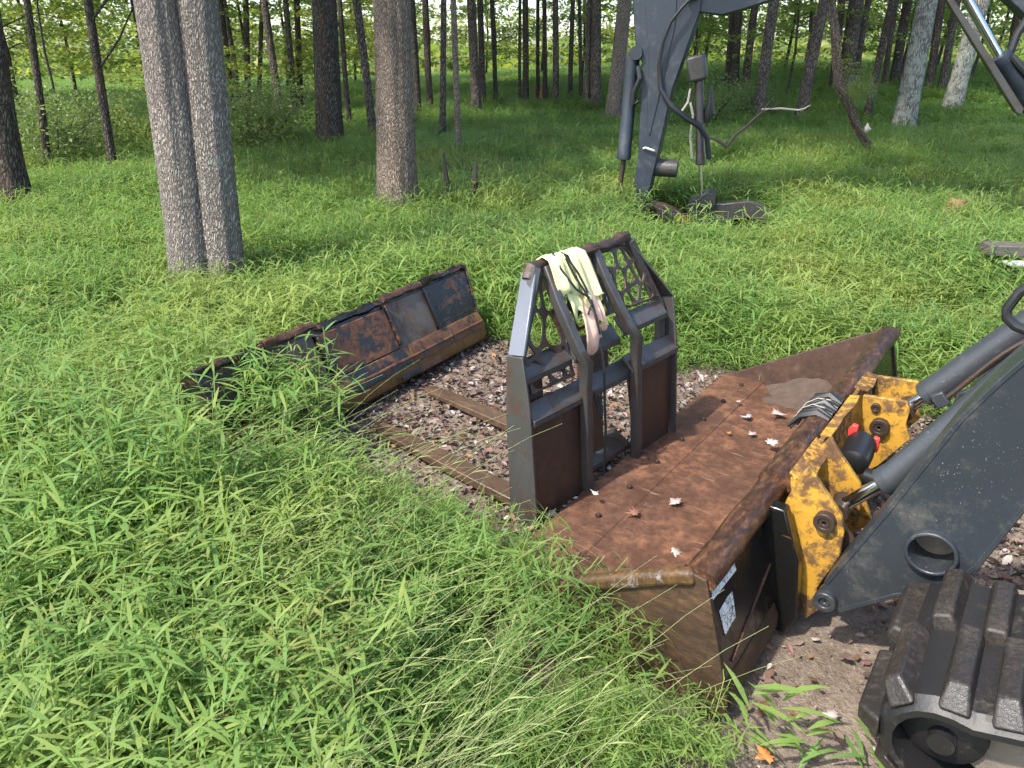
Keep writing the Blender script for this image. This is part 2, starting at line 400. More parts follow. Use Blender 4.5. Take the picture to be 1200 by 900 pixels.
# ------------------------------------------------------------------ foliage cards
def leaf_cards(points, size, flat=.5, elong=1.6, rs=None):
    """many small kite-shaped leaves, one mesh"""
    n = len(points); rs = rs or rng
    d = rs.normal(size=(n, 3)); d[:, 2] *= flat; d /= np.linalg.norm(d, axis=1)[:, None]
    e = rs.normal(size=(n, 3)); e[:, 2] *= flat; e -= d*np.sum(e*d, 1)[:, None]; e /= np.linalg.norm(e, axis=1)[:, None]
    sz = size*(.6+.8*rs.random(n))[:, None]
    p = np.asarray(points)
    v = np.stack([p-d*sz*.5*elong, p+e*sz*.42-d*sz*.05, p+d*sz*.5*elong, p-e*sz*.42-d*sz*.05], 1).reshape(-1, 3)
    me = bpy.data.meshes.new('leaves')
    me.vertices.add(4*n); me.vertices.foreach_set('co', v.ravel())
    me.loops.add(4*n); me.loops.foreach_set('vertex_index', np.arange(4*n, dtype=np.int32))
    me.polygons.add(n); me.polygons.foreach_set('loop_start', np.arange(0, 4*n, 4, dtype=np.int32))
    me.update(calc_edges=True); me.validate()
    t = me.attributes.new('tint', 'FLOAT', 'POINT'); t.data.foreach_set('value', np.repeat(rs.random(n)**3, 4))
    return me
def crown_points(n, rx, rz, clumps, cr_=1.0, shell=.35):
    c = rng.normal(size=(clumps, 3)); c /= np.linalg.norm(c, axis=1)[:, None]
    c *= (shell+(1-shell)*rng.random(clumps)**.6)[:, None]; c *= np.array([rx, rx, rz])
    k = rng.integers(0, clumps, n)
    return c[k]+rng.normal(size=(n, 3))*np.array([cr_, cr_, cr_*.55])*.55
CROWNS = []
for i in range(5):
    me = leaf_cards(crown_points(950, 3.3, 3.8, 28, 1.1), .3); me.name = 'crown'; me.materials.append(MATS['canopy_leaf']); CROWNS.append(me)
def spray_points(n, rx, z0, z1, sprays):
    pts = []
    per = n//sprays
    for k in range(sprays):
        a = rng.random()*6.28; z = z0+(z1-z0)*rng.random(); L = rx*(.5+.6*rng.random())*(1.15-.5*(z-z0)/(z1-z0))
        t = rng.random(per)**.7*L; wv = (rng.random(per)-.5)*(.25+.35*t)
        x = np.cos(a)*t-np.sin(a)*wv; y = np.sin(a)*t+np.cos(a)*wv
        zz = z+.12*t-.09*t*t/max(L, .1)*2+(rng.random(per)-.5)*.18
        pts.append(np.stack([x, y, zz], 1))
    return np.concatenate(pts)
SPRAYS = []
for i in range(5):
    me = leaf_cards(spray_points(7500, 2.5, 1.0, 6.5, 54), .075, .35, 1.5); me.name = 'crown'; me.materials.append(MATS['sapling_leaf']); SPRAYS.append(me)
BUSH = []
for i in range(4):
    p = crown_points(4200, .85, .6, 34, .5, .1); p[:, 2] = np.abs(p[:, 2]+.55)
    me = leaf_cards(p, .034, .6, 1.6); me.name = 'foliage'; me.materials.append(MATS['shrub_leaf']); BUSH.append(me)

# ------------------------------------------------------------------ trees
def trunk_mesh(h, r0, lean, n, seed, flare=.35, ridge=.08, bend=.1, top=.35):
    m = MB(); rings = []
    zs = [-.25, -.05, .08, .2, .4, .7]+list(np.linspace(1.1, h, 9 if n < 14 else 22))
    for z in zs:
        q = max(0, z)/h
        r = r0*(1-(1-top)*q)*(1+flare*math.exp(-max(0, z)/.28/(1+r0)))
        cx = lean[0]*z+bend*math.sin(z*.35+seed)*min(1, z/4); cy = lean[1]*z+bend*math.cos(z*.3+seed*2)*min(1, z/4)
        for j in range(n):
            a = 2*math.pi*j/n
            k = ridge*(noise.noise(Vector((math.cos(a)*3.2+seed*7, math.sin(a)*3.2, z*.35)))+.5*noise.noise(Vector((math.cos(a)*9+seed, math.sin(a)*9, z*1.1))))
            bt = .22*math.exp(-max(0, z)/.3)*max(0, math.sin(a*5+seed*3))
            rr = r*(1+k+bt*flare*2)
            m.v.append((cx+rr*math.cos(a), cy+rr*math.sin(a), z))
    for i in range(len(zs)-1):
        for j in range(n): m.f.append((i*n+j, i*n+(j+1) % n, (i+1)*n+(j+1) % n, (i+1)*n+j))
    m.f.append(tuple((len(zs)-1)*n+j for j in range(n)))
    def axis(z): return Vector((lean[0]*z+bend*math.sin(z*.35+seed)*min(1, z/4), lean[1]*z+bend*math.cos(z*.3+seed*2)*min(1, z/4), z))
    return m, axis
TREES = 'trees standing in the woods'
tree_xy = []
def tree(px, py, wpx, topx, mt, label, h=None, n=12, name='tree', crown=True, extra=None, group=TREES, flare=.3, cz=None, csc=1.0, ridge=.07, bend=.08):
    B = GT(px, py, .34 if py > 220 else .26); depth = (B-CP).dot(cf)
    r0 = wpx*depth/FPX/2
    d = ray(topx, 0); t = B.y/d.y; T = CP+d*t
    lean = ((T.x-B.x)/max(.5, T.z-B.z), 0.0)
    lean = (max(-.2, min(.2, lean[0])), random.uniform(-.01, .01))
    h = h or random.uniform(16, 21); sd_ = random.random()*20
    if depth > 20: csc *= .62
    o = empty(name, Matrix.Translation(B), label, 'tree', group)
    m, ax = trunk_mesh(h, r0/(1+flare*.4), lean, n, sd_, flare, ridge, bend)
    if extra: extra(m, r0, ax)
    lim = m
    for k in range(5):
        z = h*random.uniform(.5, .92); a = random.random()*6.28; L = random.uniform(1.8, 3.4); p = ax(z)
        lim.tube([p, p+Vector((math.cos(a)*L*.4, math.sin(a)*L*.4, L*.35)), p+Vector((math.cos(a)*L, math.sin(a)*L, L*.7))], [r0*.3, r0*.2, r0*.06], 6)
    m.build('trunk', mt, o, smooth=60)
    if crown:
        c = add_mesh('crown', random.choice(CROWNS), None, o); c.location = ax(cz or h*.82); s_ = csc*random.uniform(.9, 1.2); c.scale = (s_, s_, s_); c.rotation_euler = (0, 0, random.random()*6.28)
    tree_xy.append((B.x, B.y, r0)); return o, B, r0, ax
def twin(m, r0, ax):
    q, _ = trunk_mesh(19, r0*1.04, (ax(10).x/10-.016, .0), 40, 3.3, .3, .15, .02)
    o = len(m.v); m.v += [(x-r0*1.3, y-r0*.1, z) for x, y, z in q.v]; m.f += [tuple(i+o for i in f) for f in q.f]
tree(258, 312, 47, 231, 'bark_grey', 'large grey twin-stemmed tree nearest the camera, its two trunks fused at the base', 19, 44, extra=twin, flare=.34, cz=16.5, csc=.8, ridge=.15, bend=.03)
tree(465, 234, 48, 457, 'bark_brown', 'single straight brown shaggy-barked trunk in the middle distance, behind the rusty tilted bucket', 20, 40, flare=.32, ridge=.1, bend=.03)
tree(386, 174, 32, 377, 'bark_dark', 'thick dark brown deeply grooved trunk left of the shaggy-barked tree', 20, 30, ridge=.13, flare=.3, cz=9)
tree(12, 230, 40, -28, 'bark_dark', 'dark reddish trunk cut off by the left picture edge, with flared base', 20, 30, flare=.75, cz=8.5, csc=1.0)
tree(54, 200, 9, 30, 'bark_dark', 'slim dark trunk just right of the flared trunk at the left edge', 14, 12, bend=.15, cz=8)
tree(268, 206, 17, 247, 'bark_mid', 'grey trunk half hidden behind the right side of the twin-stemmed tree', 18, 16)
def forks(m, r0, ax):
    for z, a, L in ((2.2, .5, 1.5), (3.0, .9, 1.6), (3.3, 2.5, 1.4), (1.6, .6, 1.3)):
        p = ax(z); m.tube([p, p+Vector((math.cos(a)*L*.4, -.1, L*.3)), p+Vector((math.cos(a)*L, -.2, L*.95))], [r0*.3, r0*.2, r0*.08], 7)
tree(132, 199, 11, 99, 'bark_dark', 'slim dark leaning trunk with forked side branches left of the twin-stemmed tree', 13, 12, extra=forks, cz=8.5)
tree(438, 158, 11, 421, 'bark_mid', 'slim trunk between the grooved dark trunk and the shaggy-barked tree', 17)
tree(409, 139, 7, 398, 'bark_dark', 'thin dark trunk in the gap right of the grooved dark trunk', 15)
tree(488, 126, 12, 483, 'bark_dark', 'dark trunk just behind the right edge of the shaggy-barked tree', 18)
tree(504, 121, 9, 497, 'bark_dark', 'dark trunk second to the right of the shaggy-barked tree', 18)
tree(518, 151, 8, 517, 'bark_mid', 'slim straight trunk with a broken foot branch right of the shaggy-barked tree', 16)
tree(538, 183, 8, 535, 'bark_brown', 'thin brown trunk standing nearest in the open grass at picture centre', 15)
tree(559, 124, 12, 553, 'bark_mid', 'thick trunk right behind the thin brown trunk at picture centre', 19)
tree(566, 117, 8, 565, 'bark_dark', 'dark trunk touching the right side of the thick central trunk', 18)
tree(581, 115, 6, 578, 'bark_dark', 'thin dark trunk at the left of the bright sky gap', 17)
tree(609, 113, 4, 607, 'bark_dark', 'very thin trunk close left of a straight dark trunk in the bright gap', 16)
tree(616, 113, 8, 615, 'bark_dark', 'straight dark trunk in the middle of the bright sky gap', 18)
tree(631, 111, 5, 629, 'bark_dark', 'thin trunk at the right of the bright sky gap above a red stump', 17)
tree(639, 111, 6, 640, 'bark_dark', 'second dark trunk right of the bright sky gap', 17)
tree(651, 113, 8, 652, 'bark_mid', 'third trunk right of the bright sky gap, thicker than its neighbours', 18)
tree(668, 112, 6, 669, 'bark_dark', 'dim thin trunk in leaves between the bright gap and a thick trunk pair', 15)
tree(681, 112, 5, 681, 'bark_dark', 'dim thin trunk close left of a thick trunk pair', 15)
tree(688, 118, 8, 689, 'bark_mid', 'left trunk of the pair left of the excavator arm', 18)
tree(699, 118, 13, 701, 'bark_mid', 'right and thicker trunk of the pair left of the excavator arm', 19)
tree(717, 132, 19, 734, 'bark_brown', 'leaning brown trunk directly left of the excavator arm', 18, 18)
tree(852, 103, 6, 857, 'bark_dark', 'thin dark trunk first right of the excavator arm', 16)
tree(860, 103, 12, 868, 'bark_dark', 'dark trunk second right of the excavator arm', 18)
tree(873, 103, 10, 886, 'bark_mid', 'leaning trunk third right of the excavator arm', 18)
tree(889, 133, 14, 906, 'bark_mid', 'leaning grey-brown trunk behind the dead branch by the excavator', 18, 16)
tree(938, 133, 14, 963, 'bark_mid', 'leaning grey-brown trunk left of the twisted vine', 18, 16)
tree(947, 106, 5, 953, 'bark_dark', 'thin dark trunk behind the leaning trunk left of the vine', 15)
tree(977, 101, 10, 988, 'bark_dark', 'dark trunk directly behind the twisted vine', 18)
tree(989, 101, 19, 1003, 'bark_mid', 'broad dark grey trunk right behind the twisted vine', 19, 16)
tree(1001, 99, 8, 1018, 'bark_mid', 'slim trunk close to the right side of the broad trunk behind the vine', 17)
tree(1016, 131, 9, 1042, 'bark_dark', 'slim leaning dark trunk between the vine and the pale lichen-covered trunk', 17)
tree(1036, 101, 7, 1051, 'bark_dark', 'thin far trunk left of the pale lichen-covered trunk', 16)
tree(1049, 94, 12, 1063, 'bark_dark', 'dark far trunk touching the pale trunk on its left', 18)
tree(1060, 140, 25, 1090, 'bark_pale', 'pale grey lichen-covered leaning trunk left of the loader boom rod', 19, 24, ridge=.1)
tree(1091, 98, 10, 1104, 'bark_mid', 'grey trunk just right of the pale lichen-covered trunk', 18)
tree(1105, 99, 10, 1123, 'bark_mid', 'dim leaning trunk behind the dark cylinder guard', 18)
tree(1116, 121, 22, 1151, 'bark_pale', 'mottled grey trunk crossed by the dark cylinder guard', 18, 18)
tree(1178, 96, 9, 1195, 'bark_dark', 'dark trunk behind the hydraulic boom cylinder at the right edge', 17)
tree(272, 131, 8, 257, 'bark_dark', 'first dark slim trunk right of the twin-stemmed tree', 16)
tree(282, 126, 9, 265, 'bark_mid', 'second slim trunk right of the twin-stemmed tree', 17)
tree(289, 131, 8, 287, 'bark_dark', 'upright dark trunk third right of the twin-stemmed tree', 16)
tree(301, 124, 6, 306, 'bark_dark', 'thin dark trunk above the shrub right of the twin-stemmed tree', 15)
tree(329, 140, 10, 312, 'bark_mid', 'leaning trunk left of the thick grooved dark trunk, foot behind the shrub', 17)
tree(345, 126, 8, 334, 'bark_mid', 'left one of two close trunks left of the grooved dark trunk', 17)
tree(351, 123, 8, 347, 'bark_dark', 'right one of two close trunks left of the grooved dark trunk', 17)
# trees of the same wood just outside the picture whose crowns shade the place
for (x, y) in ((-9.5, 14.5), (9, 13), (11, 17), (-13, 17), (7.5, 22), (14, 22), (2.5, 20), (-5, 24), (-11, 26), (-17, 24), (0.5, 27), (12, 29), (19, 26)):
    B = Vector((x, y, terrain(x, y)))
    px = 600+FPX*x/((B-CP).dot(cf)); 
    if -40 < px < 1240: continue
    o = empty('tree', Matrix.Translation(B), 'full-crowned tree outside the %s picture edge, %s from the camera' % ('left' if x < 0 else 'right', 'near at %d metres' % y if y < 18 else 'far at %d metres' % y), 'tree', 'trees beyond the picture edge')
    m, ax = trunk_mesh(18, .2, (0, 0), 10, x, .3); m.build('trunk', 'bark_mid', o, smooth=60)
    c = add_mesh('crown', random.choice(CROWNS), None, o); c.location = ax(14)

# saplings and understory
def sapling(x, y, sc, k, label, lift=0, group='leafy saplings under the trees'):
    z = terrain(x, y); o = empty('sapling', Matrix.Translation((x, y, z)), label, 'sapling', group)
    m = MB(); m.tube([(0, 0, -.1), (.1*sc, 0, 1.5*sc), (0, .1*sc, 3.5*sc), (.05, 0, 6.3*sc)], [.05*sc, .04*sc, .03*sc, .012*sc], 6)
    for q in range(8):
        a = random.random()*6.28; zz = random.uniform(1.3, 5.5)*sc; L = random.uniform(.8, 1.8)*sc
        m.tube([(0, 0, zz), (math.cos(a)*L*.5, math.sin(a)*L*.5, zz+.2*L), (math.cos(a)*L, math.sin(a)*L, zz+.15*L)], [.018*sc, .012*sc, .005], 4)
    m.build('trunk', 'bark_dark', o)
    c = add_mesh('crown', SPRAYS[k % 5], None, o); c.scale = (sc, sc, sc); c.rotation_euler = (0, 0, random.random()*6.28); c.location = (0, 0, lift)
SAP = [(-14, 15.5, .9), (-11.5, 18, 1.1), (-9.6, 20.5, 1.1), (-16, 20, 1.2), (-7.6, 22.5, 1.0), (-10, 26, 1.3), (-6, 27, 1.1), (-3.3, 31, 1.2), (-1.2, 36, 1.2), (1.2, 33, 1.1), (3.1, 35, 1.2),
       (4.7, 30, 1.1), (6.5, 27, 1.1), (7.6, 33, 1.3), (10, 29, 1.2), (12.5, 31, 1.2), (15, 28, 1.2), (17, 33, 1.3), (9, 37, 1.3), (14, 38, 1.4), (20, 33, 1.3), (-17, 28, 1.4), (-13, 33, 1.4), (-20, 24, 1.2), (22, 28, 1.2)]
SAP += [(-7.2, 17.5, .8), (-4.6, 20, .8), (-3.6, 24, .9), (-.6, 26, .85), (2.1, 24, .8), (5.2, 23, .9), (7.2, 20.5, .8), (9.3, 23, .9), (11.8, 24, 1.0), (14, 24, 1.0), (-12.6, 22.5, 1.0), (-8.6, 30, 1.2), (-15.5, 24, 1.2), (-6.6, 33, 1.2), (18, 27, 1.1)]
SAP.sort(key=lambda q: q[0]/q[1])
ORD = ['first', 'second', 'third', 'fourth', 'fifth', 'sixth', 'seventh', 'eighth', 'ninth', 'tenth']
for i, (x, y, s_) in enumerate(SAP):
    zone, n0 = (('left of the shaggy-barked tree', 0) if x/y < -.17 else ('behind the picture centre', 1) if x/y < .2 else ('right of the excavator arm', 2))
    r = sum(1 for q in SAP[:i] if (0 if q[0]/q[1] < -.17 else 1 if q[0]/q[1] < .2 else 2) == n0)
    nm = ORD[r] if r < 10 else ORD[r-10]+' after the tenth'
    sapling(x, y, s_, i, 'leafy sapling %s, %s counted from the left' % (zone, nm))
# shrubs
def shrub(px, py, s_, k, label):
    B = GT(px, py, .2); o = empty('shrub', Matrix.Translation(B), label, 'shrub', 'shrubs at the edge of the grass')
    m = MB()
    for q in range(7):
        a = random.random()*6.28; L = random.uniform(.5, 1.0)*s_
        m.tube([(0, 0, -.05), (math.cos(a)*L*.3, math.sin(a)*L*.3, L*.6), (math.cos(a)*L*.8, math.sin(a)*L*.8, L*1.1)], [.014, .009, .004], 4)
    m.build('stem', 'dead_wood', o)
    c = add_mesh('foliage', BUSH[k % 4], None, o); c.scale = (s_*1.1, s_*1.1, s_); c.rotation_euler = (0, 0, k*1.7)
for i, (px, py, s_, lb) in enumerate([
    (70, 196, 1.1, 'low shrub at the foot of the slim dark trunk near the left edge'),
    (30, 180, 1.1, 'bright shrub behind the flared trunk at the left edge'),
    (100, 185, 1.0, 'shrub between the two slim dark trunks on the left'),
    (160, 178, 1.0, 'shrub touching the left side of the twin-stemmed tree in view'),
    (288, 178, 1.1, 'pale green shrub just right of the twin-stemmed tree'),
    (318, 170, 1.1, 'shrub right of the pale one, left of the grooved dark trunk'),
    (420, 172, .5, 'small shrub at the right foot of the grooved dark trunk'),
    (832, 142, .9, 'dark leafy shrub right of the excavator thumb cylinder'),
    (870, 128, .7, 'small shrub behind the dead branch by the excavator'),
    (545, 210, .45, 'small weed-like shrub at the foot of the thin central trunk'),
    (480, 142, .5, 'low leafy growth right of the shaggy-barked tree')]):
    shrub(px, py, s_, i, lb)
# the far wood: one mass closing the view
def far_wood():
    pts = []
    for k in range(560):
        x = rng.uniform(-75, 75); y = 58+rng.random()*24+.004*x*x
        z = rng.random()**1.25*12
        if z > 1.2 and rng.random() < (.72 if abs(x+.5) < 6 else .1): continue
        n = 55; pts.append(np.array([x, y, z+terrain(x, y)])+rng.normal(size=(n, 3))*np.array([1.6, 1.6, .9]))
    for k in range(520):
        x = rng.uniform(-70, 70); y = 44+rng.random()*18
        pts.append(np.array([x, y, .7+terrain(x, y)])+rng.normal(size=(40, 3))*np.array([1.3, 1.3, .5]))
    me = leaf_cards(np.concatenate(pts), .42, .6, 1.5); me.materials.append(MATS['sapling_leaf'])
    o = add_mesh('far_woodland', me, None); tag(o, 'sunlit mass of leaves closing the view behind the trunks', 'woodland', kind='stuff')
far_wood()

# ------------------------------------------------------------------ near loader bucket (local x along its width, y towards its cutting edge)
N0 = G(818, 672, .5); N0.z = 0; BANG = 53.376
BM, BMi = frame(N0, BANG); BW = 2.47
bk = empty('loader_bucket', BM, 'rusty brown open bucket with scratched black back, mounted on the yellow coupler of the loader', 'bucket')
def strip(pts, th):
    """closed outline of a bent plate of thickness th along the (y, z) polyline"""
    P = [Vector((p[0], p[1])) for p in pts]; L = []; Rr = []
    for i, p in enumerate(P):
        d = (P[min(i+1, len(P)-1)]-P[max(i-1, 0)]).normalized(); n = Vector((-d.y, d.x))
        L.append(p+n*th*.5); Rr.append(p-n*th*.5)
    return [tuple(q) for q in L]+[tuple(q) for q in Rr[::-1]]
def strip_part(name, pts, th, x0, x1, m, par, bev=.003, nx=1):
    q = MB().prism(strip(pts, th), 0, x0, x1); return q.build(name, m, par, bev)
strip_part('floor', [(.66, .03), (.3, .036), (.2, .05), (.13, .08), (.08, .13), (.05, .2), (.03, .3), (.022, .45)], .012, .02, BW-.02, 'rust_floor', bk, 0)
strip_part('back_plate', [(-.02, .47), (-.06, .33), (-.125, .1), (-.128, .05), (-.1, .018), (.1, .006), (.6, .006)], .014, .012, BW-.012, 'black_back', bk, 0)
SIDE = [(.8, .0), (.83, .03), (.03, .505), (-.03, .495), (-.075, .34), (-.142, .1), (-.14, .04), (-.1, -.005)]
for x0, x1, nm in ((-.012, .01, 'near'), (BW-.01, BW+.012, 'far')):
    o = MB().prism(SIDE, 0, x0, x1).build('side_plate', 'side_rust' if nm == 'near' else 'rust_inner', bk, .003)
    if nm == 'near': o['label'] = 'rusty side plate with worn yellow paint'
# rolled band along the top of the near side plate, with dried mud on it
MB().prism(strip([(.005, .492), (.05, .474), (.12, .434), (.45, .24), (.78, .046)], .05), 0, -.03, .0135).build('edge_band', 'band_rust', bk, .016, seg=4)
# cutting edge with bolts
o = strip_part('cutting_edge', [(.6, .03), (.72, .028), (.85, .018)], .022, .0, BW, 'rust_floor', bk, .004)
q = MB(); q.cyl((0, 0, -.004), (0, 0, .009), .014, 6); q.tube([(0, 0, .007), (0, 0, .013), (0, 0, .016)], [.01, .008, .003], 10)
bme = q.mesh('bolt'); bme.materials.append(MATS['bolt_steel'])
for i in range(9):
    b = add_mesh('bolt', bme, None, bk); b.location = (.1+i*.28, .69, .042); b.rotation_euler = (R(-3), 0, i*.7)
# top lip: rounded flange, then a thicker sleeve, a torn place and the far pipe
def lip_prof(cy, cz, ry, rz, n=14, a0=-40, a1=220): return [(cy+ry*math.cos(R(lerp(a0, a1, i/(n-1)))), cz+rz*math.sin(R(lerp(a0, a1, i/(n-1))))) for i in range(n)]
def lip(name, x0, x1, cy, cz, ry, rz, nx, dent, m='lip_steel'):
    q = MB(); n = 16
    for i in range(nx):
        x = lerp(x0, x1, i/(nx-1))
        for j in range(n):
            a = 2*math.pi*j/n; k = 1+dent*noise.noise(Vector((x*6, math.cos(a)*1.3, math.sin(a)*1.3+cy*10)))
            q.v.append((x, cy+ry*k*math.cos(a), cz+rz*k*math.sin(a)))
    for i in range(nx-1):
        for j in range(n): q.f.append((i*n+j, i*n+(j+1) % n, (i+1)*n+(j+1) % n, (i+1)*n+j))
    q.f += [tuple(range(n)), tuple((nx-1)*n+j for j in range(n))]
    return q.build(name, m, bk, smooth=60)
lip('lip', .0, .64, -.008, .484, .05, .034, 30, .12, 'lip_orange')
lip('lip', .62, 1.14, -.014, .498, .058, .046, 24, .1, 'lip_orange')
lip('lip', 1.1, 1.46, -.004, .475, .045, .034, 14, .5, 'far_black')
lip('lip', 1.36, BW-.0, -.012, .492, .053, .04, 34, .12, 'lip_orange')
q = MB()
for i in range(9):   # shredded rubber strip hanging over the lip
    x = 1.14+i*.026
    q.tube([(x, -.05, .53), (x+.01, .0, .545+.01*math.sin(i*2)), (x+.02*math.sin(i), .06, .52), (x+.03*math.sin(i*1.7), .1+.015*math.sin(i*3), .44+.02*math.cos(i*2.3))], [.014, .016, .013, .004], 6, wob=.4, seed=i)
q.build('torn_rubber', 'black_rubber', bk)
q = MB()
for k in range(2): q.tube([(1.17+.09*k, -.02, .566), (1.185+.07*k, .03, .563), (1.2+.06*k, .07, .53), (1.2+.06*k, .1, .47)], .0018, 5)
q.build('torn_thread', 'pale_wood', bk)
# mud swept into the far corner
q = MB(); n = 16
for j in range(n+1):
    for i in range(n+1):
        u, v_ = i/n, j/n; x = BW-.03-u*.42; y = .12+v_*.46
        hgt = max(0, (1-u)**2.2*.13*(1-abs(v_-.35)*1.2)) + .03*noise.noise(Vector((x*11, y*11, 1)))*(1-u)+.012*noise.noise(Vector((x*30, y*30, 1)))
        q.v.append((x, y, .035+hgt-.03*max(u, abs(v_-.5)*2)**2))
for j in range(n):
    for i in range(n): q.f.append((j*(n+1)+i, j*(n+1)+i+1, (j+1)*(n+1)+i+1, (j+1)*(n+1)+i))
q.build('mud', 'grey_mud', bk, smooth=80)
# worn decals on the black back
def back_pt(px, py, off):
    o = BMi @ CP; d = BMi.to_3x3() @ ray(px, py)
    a = Vector((-.02, .47)); b = Vector((-.125, .1)); tdir = (b-a).normalized(); nn = Vector((tdir.y, -tdir.x))
    if nn.x > 0: nn = -nn
    a = a+nn*off
    t = (nn.dot(a)-(nn.x*o.y+nn.y*o.z))/(nn.x*d.y+nn.y*d.z); return o+d*t
for quad in ([(832, 688), (835, 704), (863, 668), (861, 660), (858, 648), (853, 664), (845, 670)], [(843, 716), (850, 745), (862, 723), (861, 710), (858, 693), (852, 700)]):
    a = [back_pt(x, y, .0095) for x, y in quad]; b = [back_pt(x, y, .0075) for x, y in quad]; n = len(quad)
    MB().add(a+b, [tuple(range(n)), tuple(range(n, 2*n))[::-1]]+[(i, (i+1) % n, (i+1) % n+n, i+n) for i in range(n)]).build('decal', 'decal', bk, smooth=0)
# upright bracket on the back where the coupler bites
for x in (.46, 1.72):
    MB().prism([(-.03, .5), (-.1, .5), (-.17, .32), (-.2, .1), (-.17, .02), (-.1, .02)], 0, x, x+.05).build('bracket', 'black_back', bk, .006)
strip_part('lower_back', [(-.118, .14), (-.138, .1), (-.14, .05), (-.112, .004)], .01, .02, .45, 'side_rust', bk, .002)
# scratched long weld seam on the back
q = MB(); p0 = back_pt(905, 655, .009); p1 = back_pt(858, 775, .009); q.tube([p0, lerp(p0, p1, .5), p1], .004, 6); q.build('seam', 'lip_steel', bk)

# ------------------------------------------------------------------ track loader (same local frame: machine sits towards -y)
ld = empty('track_loader', BM, 'slate grey track loader with yellow coupler plate, cut off by the right picture edge', 'loader')
def pa(px, py, a): v_ = on_plane(BMi, px, py, 0, a); return (v_.y, v_.z)
def side_poly(pix, a): return [pa(x, y, a) for x, y in pix]
# coupler
NEAR = [(921, 587), (935, 560), (950, 544), (962, 565), (987, 603), (990, 622), (985, 650), (958, 688), (962, 712), (945, 724), (933, 705), (924, 640)]
qa = strip_part('coupler_plate', [(-.085, .575), (-.1, .5), (-.14, .36), (-.185, .1), (-.16, .03)], .018, .55, 1.62, 'yellow_paint', ld, .003)
for a0, a1, nm in ((.54, .56, 0), (.78, .8, 1)):
    MB().prism(side_poly(NEAR, .55), 0, a0, a1).build('coupler_ear', 'yellow_paint', ld, .004)
FAR = [(1012, 462), (1040, 466), (1063, 470), (1067, 479), (1062, 496), (1067, 514), (1045, 532), (1030, 545), (1014, 552), (1008, 500)]
for a0, a1 in ((1.34, 1.36), (1.58, 1.6)):
    MB().prism(side_poly(FAR, 1.35), 0, a0, a1).build('coupler_ear', 'yellow_paint', ld, .004)
# bent top flange, in three lengths with dented edges
def flange(x0, x1, y0, y1, z0, dz, k):
    q = MB(); n = 10
    for i in range(n+1):
        x = lerp(x0, x1, i/n); e = .012*noise.noise(Vector((x*7, k, 0)))
        for (yy, zz) in ((y0, z0+.004), (lerp(y0, y1, .5), z0+dz*.5+e*.3), (y1+e, z0+dz+e)):
            q.v += [(x, yy, zz), (x, yy, zz-.01)]
    for i in range(n):
        b = i*6; c = b+6
        for u in ((0, 2), (2, 4)):
            q.f += [(b+u[0], b+u[1], c+u[1], c+u[0]), (b+u[0]+1, c+u[0]+1, c+u[1]+1, b+u[1]+1)]
        q.f += [(b, c, c+1, b+1), (b+4, b+5, c+5, c+4)]
    q.f += [(0, 1, 3, 2), (2, 3, 5, 4)]; b = n*6; q.f += [(b, b+2, b+3, b+1), (b+2, b+4, b+5, b+3)]
    return q.build('coupler_flange', 'yellow_paint', ld, .002)
flange(.56, .86, -.07, -.135, .585, -.02, 1); flange(.9, 1.32, -.075, -.115, .58, .012, 2); flange(1.42, 1.62, -.07, -.125, .58, .0, 3)
# pins and bosses
def boss(c, r, L, ax=(1, 0, 0), m='bolt_steel', nm='pin'):
    c = Vector(c); ax = Vector(ax); q = MB(); q.ring(c-ax*L, ax, r*.55, r, L*2, 24); q.ring(c-ax*L*.8, ax, r*.18, r*.56, L*1.6, 18); return q.build(nm, m, ld, .002)
y1, z1 = pa(967, 611, .53); boss((.53, y1, z1), .034, .018)
y2, z2 = pa(1031, 500, 1.33); boss((1.33, y2, z2), .036, .02)
y2b, z2b = pa(1026, 478, 1.33); boss((1.335, y2b, z2b), .018, .01)
# inner brown web of the coupler
MB().prism([(-.1, .52), (-.2, .5), (-.32, .36), (-.3, .2), (-.2, .12)], 0, .6, .618).build('coupler_web', 'rust_inner', ld, .003)
MB().prism([(-.13, .4), (-.24, .36), (-.3, .24), (-.2, .12)], 0, .98, 1.0).build('coupler_web', 'yellow_paint', ld, .003)
# black lock motor and its two red handles
pm = on_plane(BMi, 1003, 535, 0, 1.0); pm2 = on_plane(BMi, 1012, 512, 0, 1.14)
q = MB(); ax = (pm2-pm).normalized(); q.tube([pm-ax*.06, pm-ax*.045, pm+ax*.02, pm+ax*.1, pm+ax*.11], [.03, .052, .056, .052, .035], 22); q.build('lock_motor', 'black_plastic', ld)
q = MB(); q.ring(pm-ax*.05+Vector((-.03, -.055, -.02)), Vector((-.3, -.9, .1)), .018, .034, .05, 20); q.build('hose_port', 'black_plastic', ld, .003)
for (px, py, a_) in ((1000, 506, 1.1), (1025, 521, 1.12)):
    c = on_plane(BMi, px, py, 0, a_)
    MB().prism([(-.016, -.026), (.014, -.03), (.018, .012), (.006, .034), (-.014, .03)], 0, -.012, .012).build('lock_handle', 'red_plastic', ld, .004).location = c
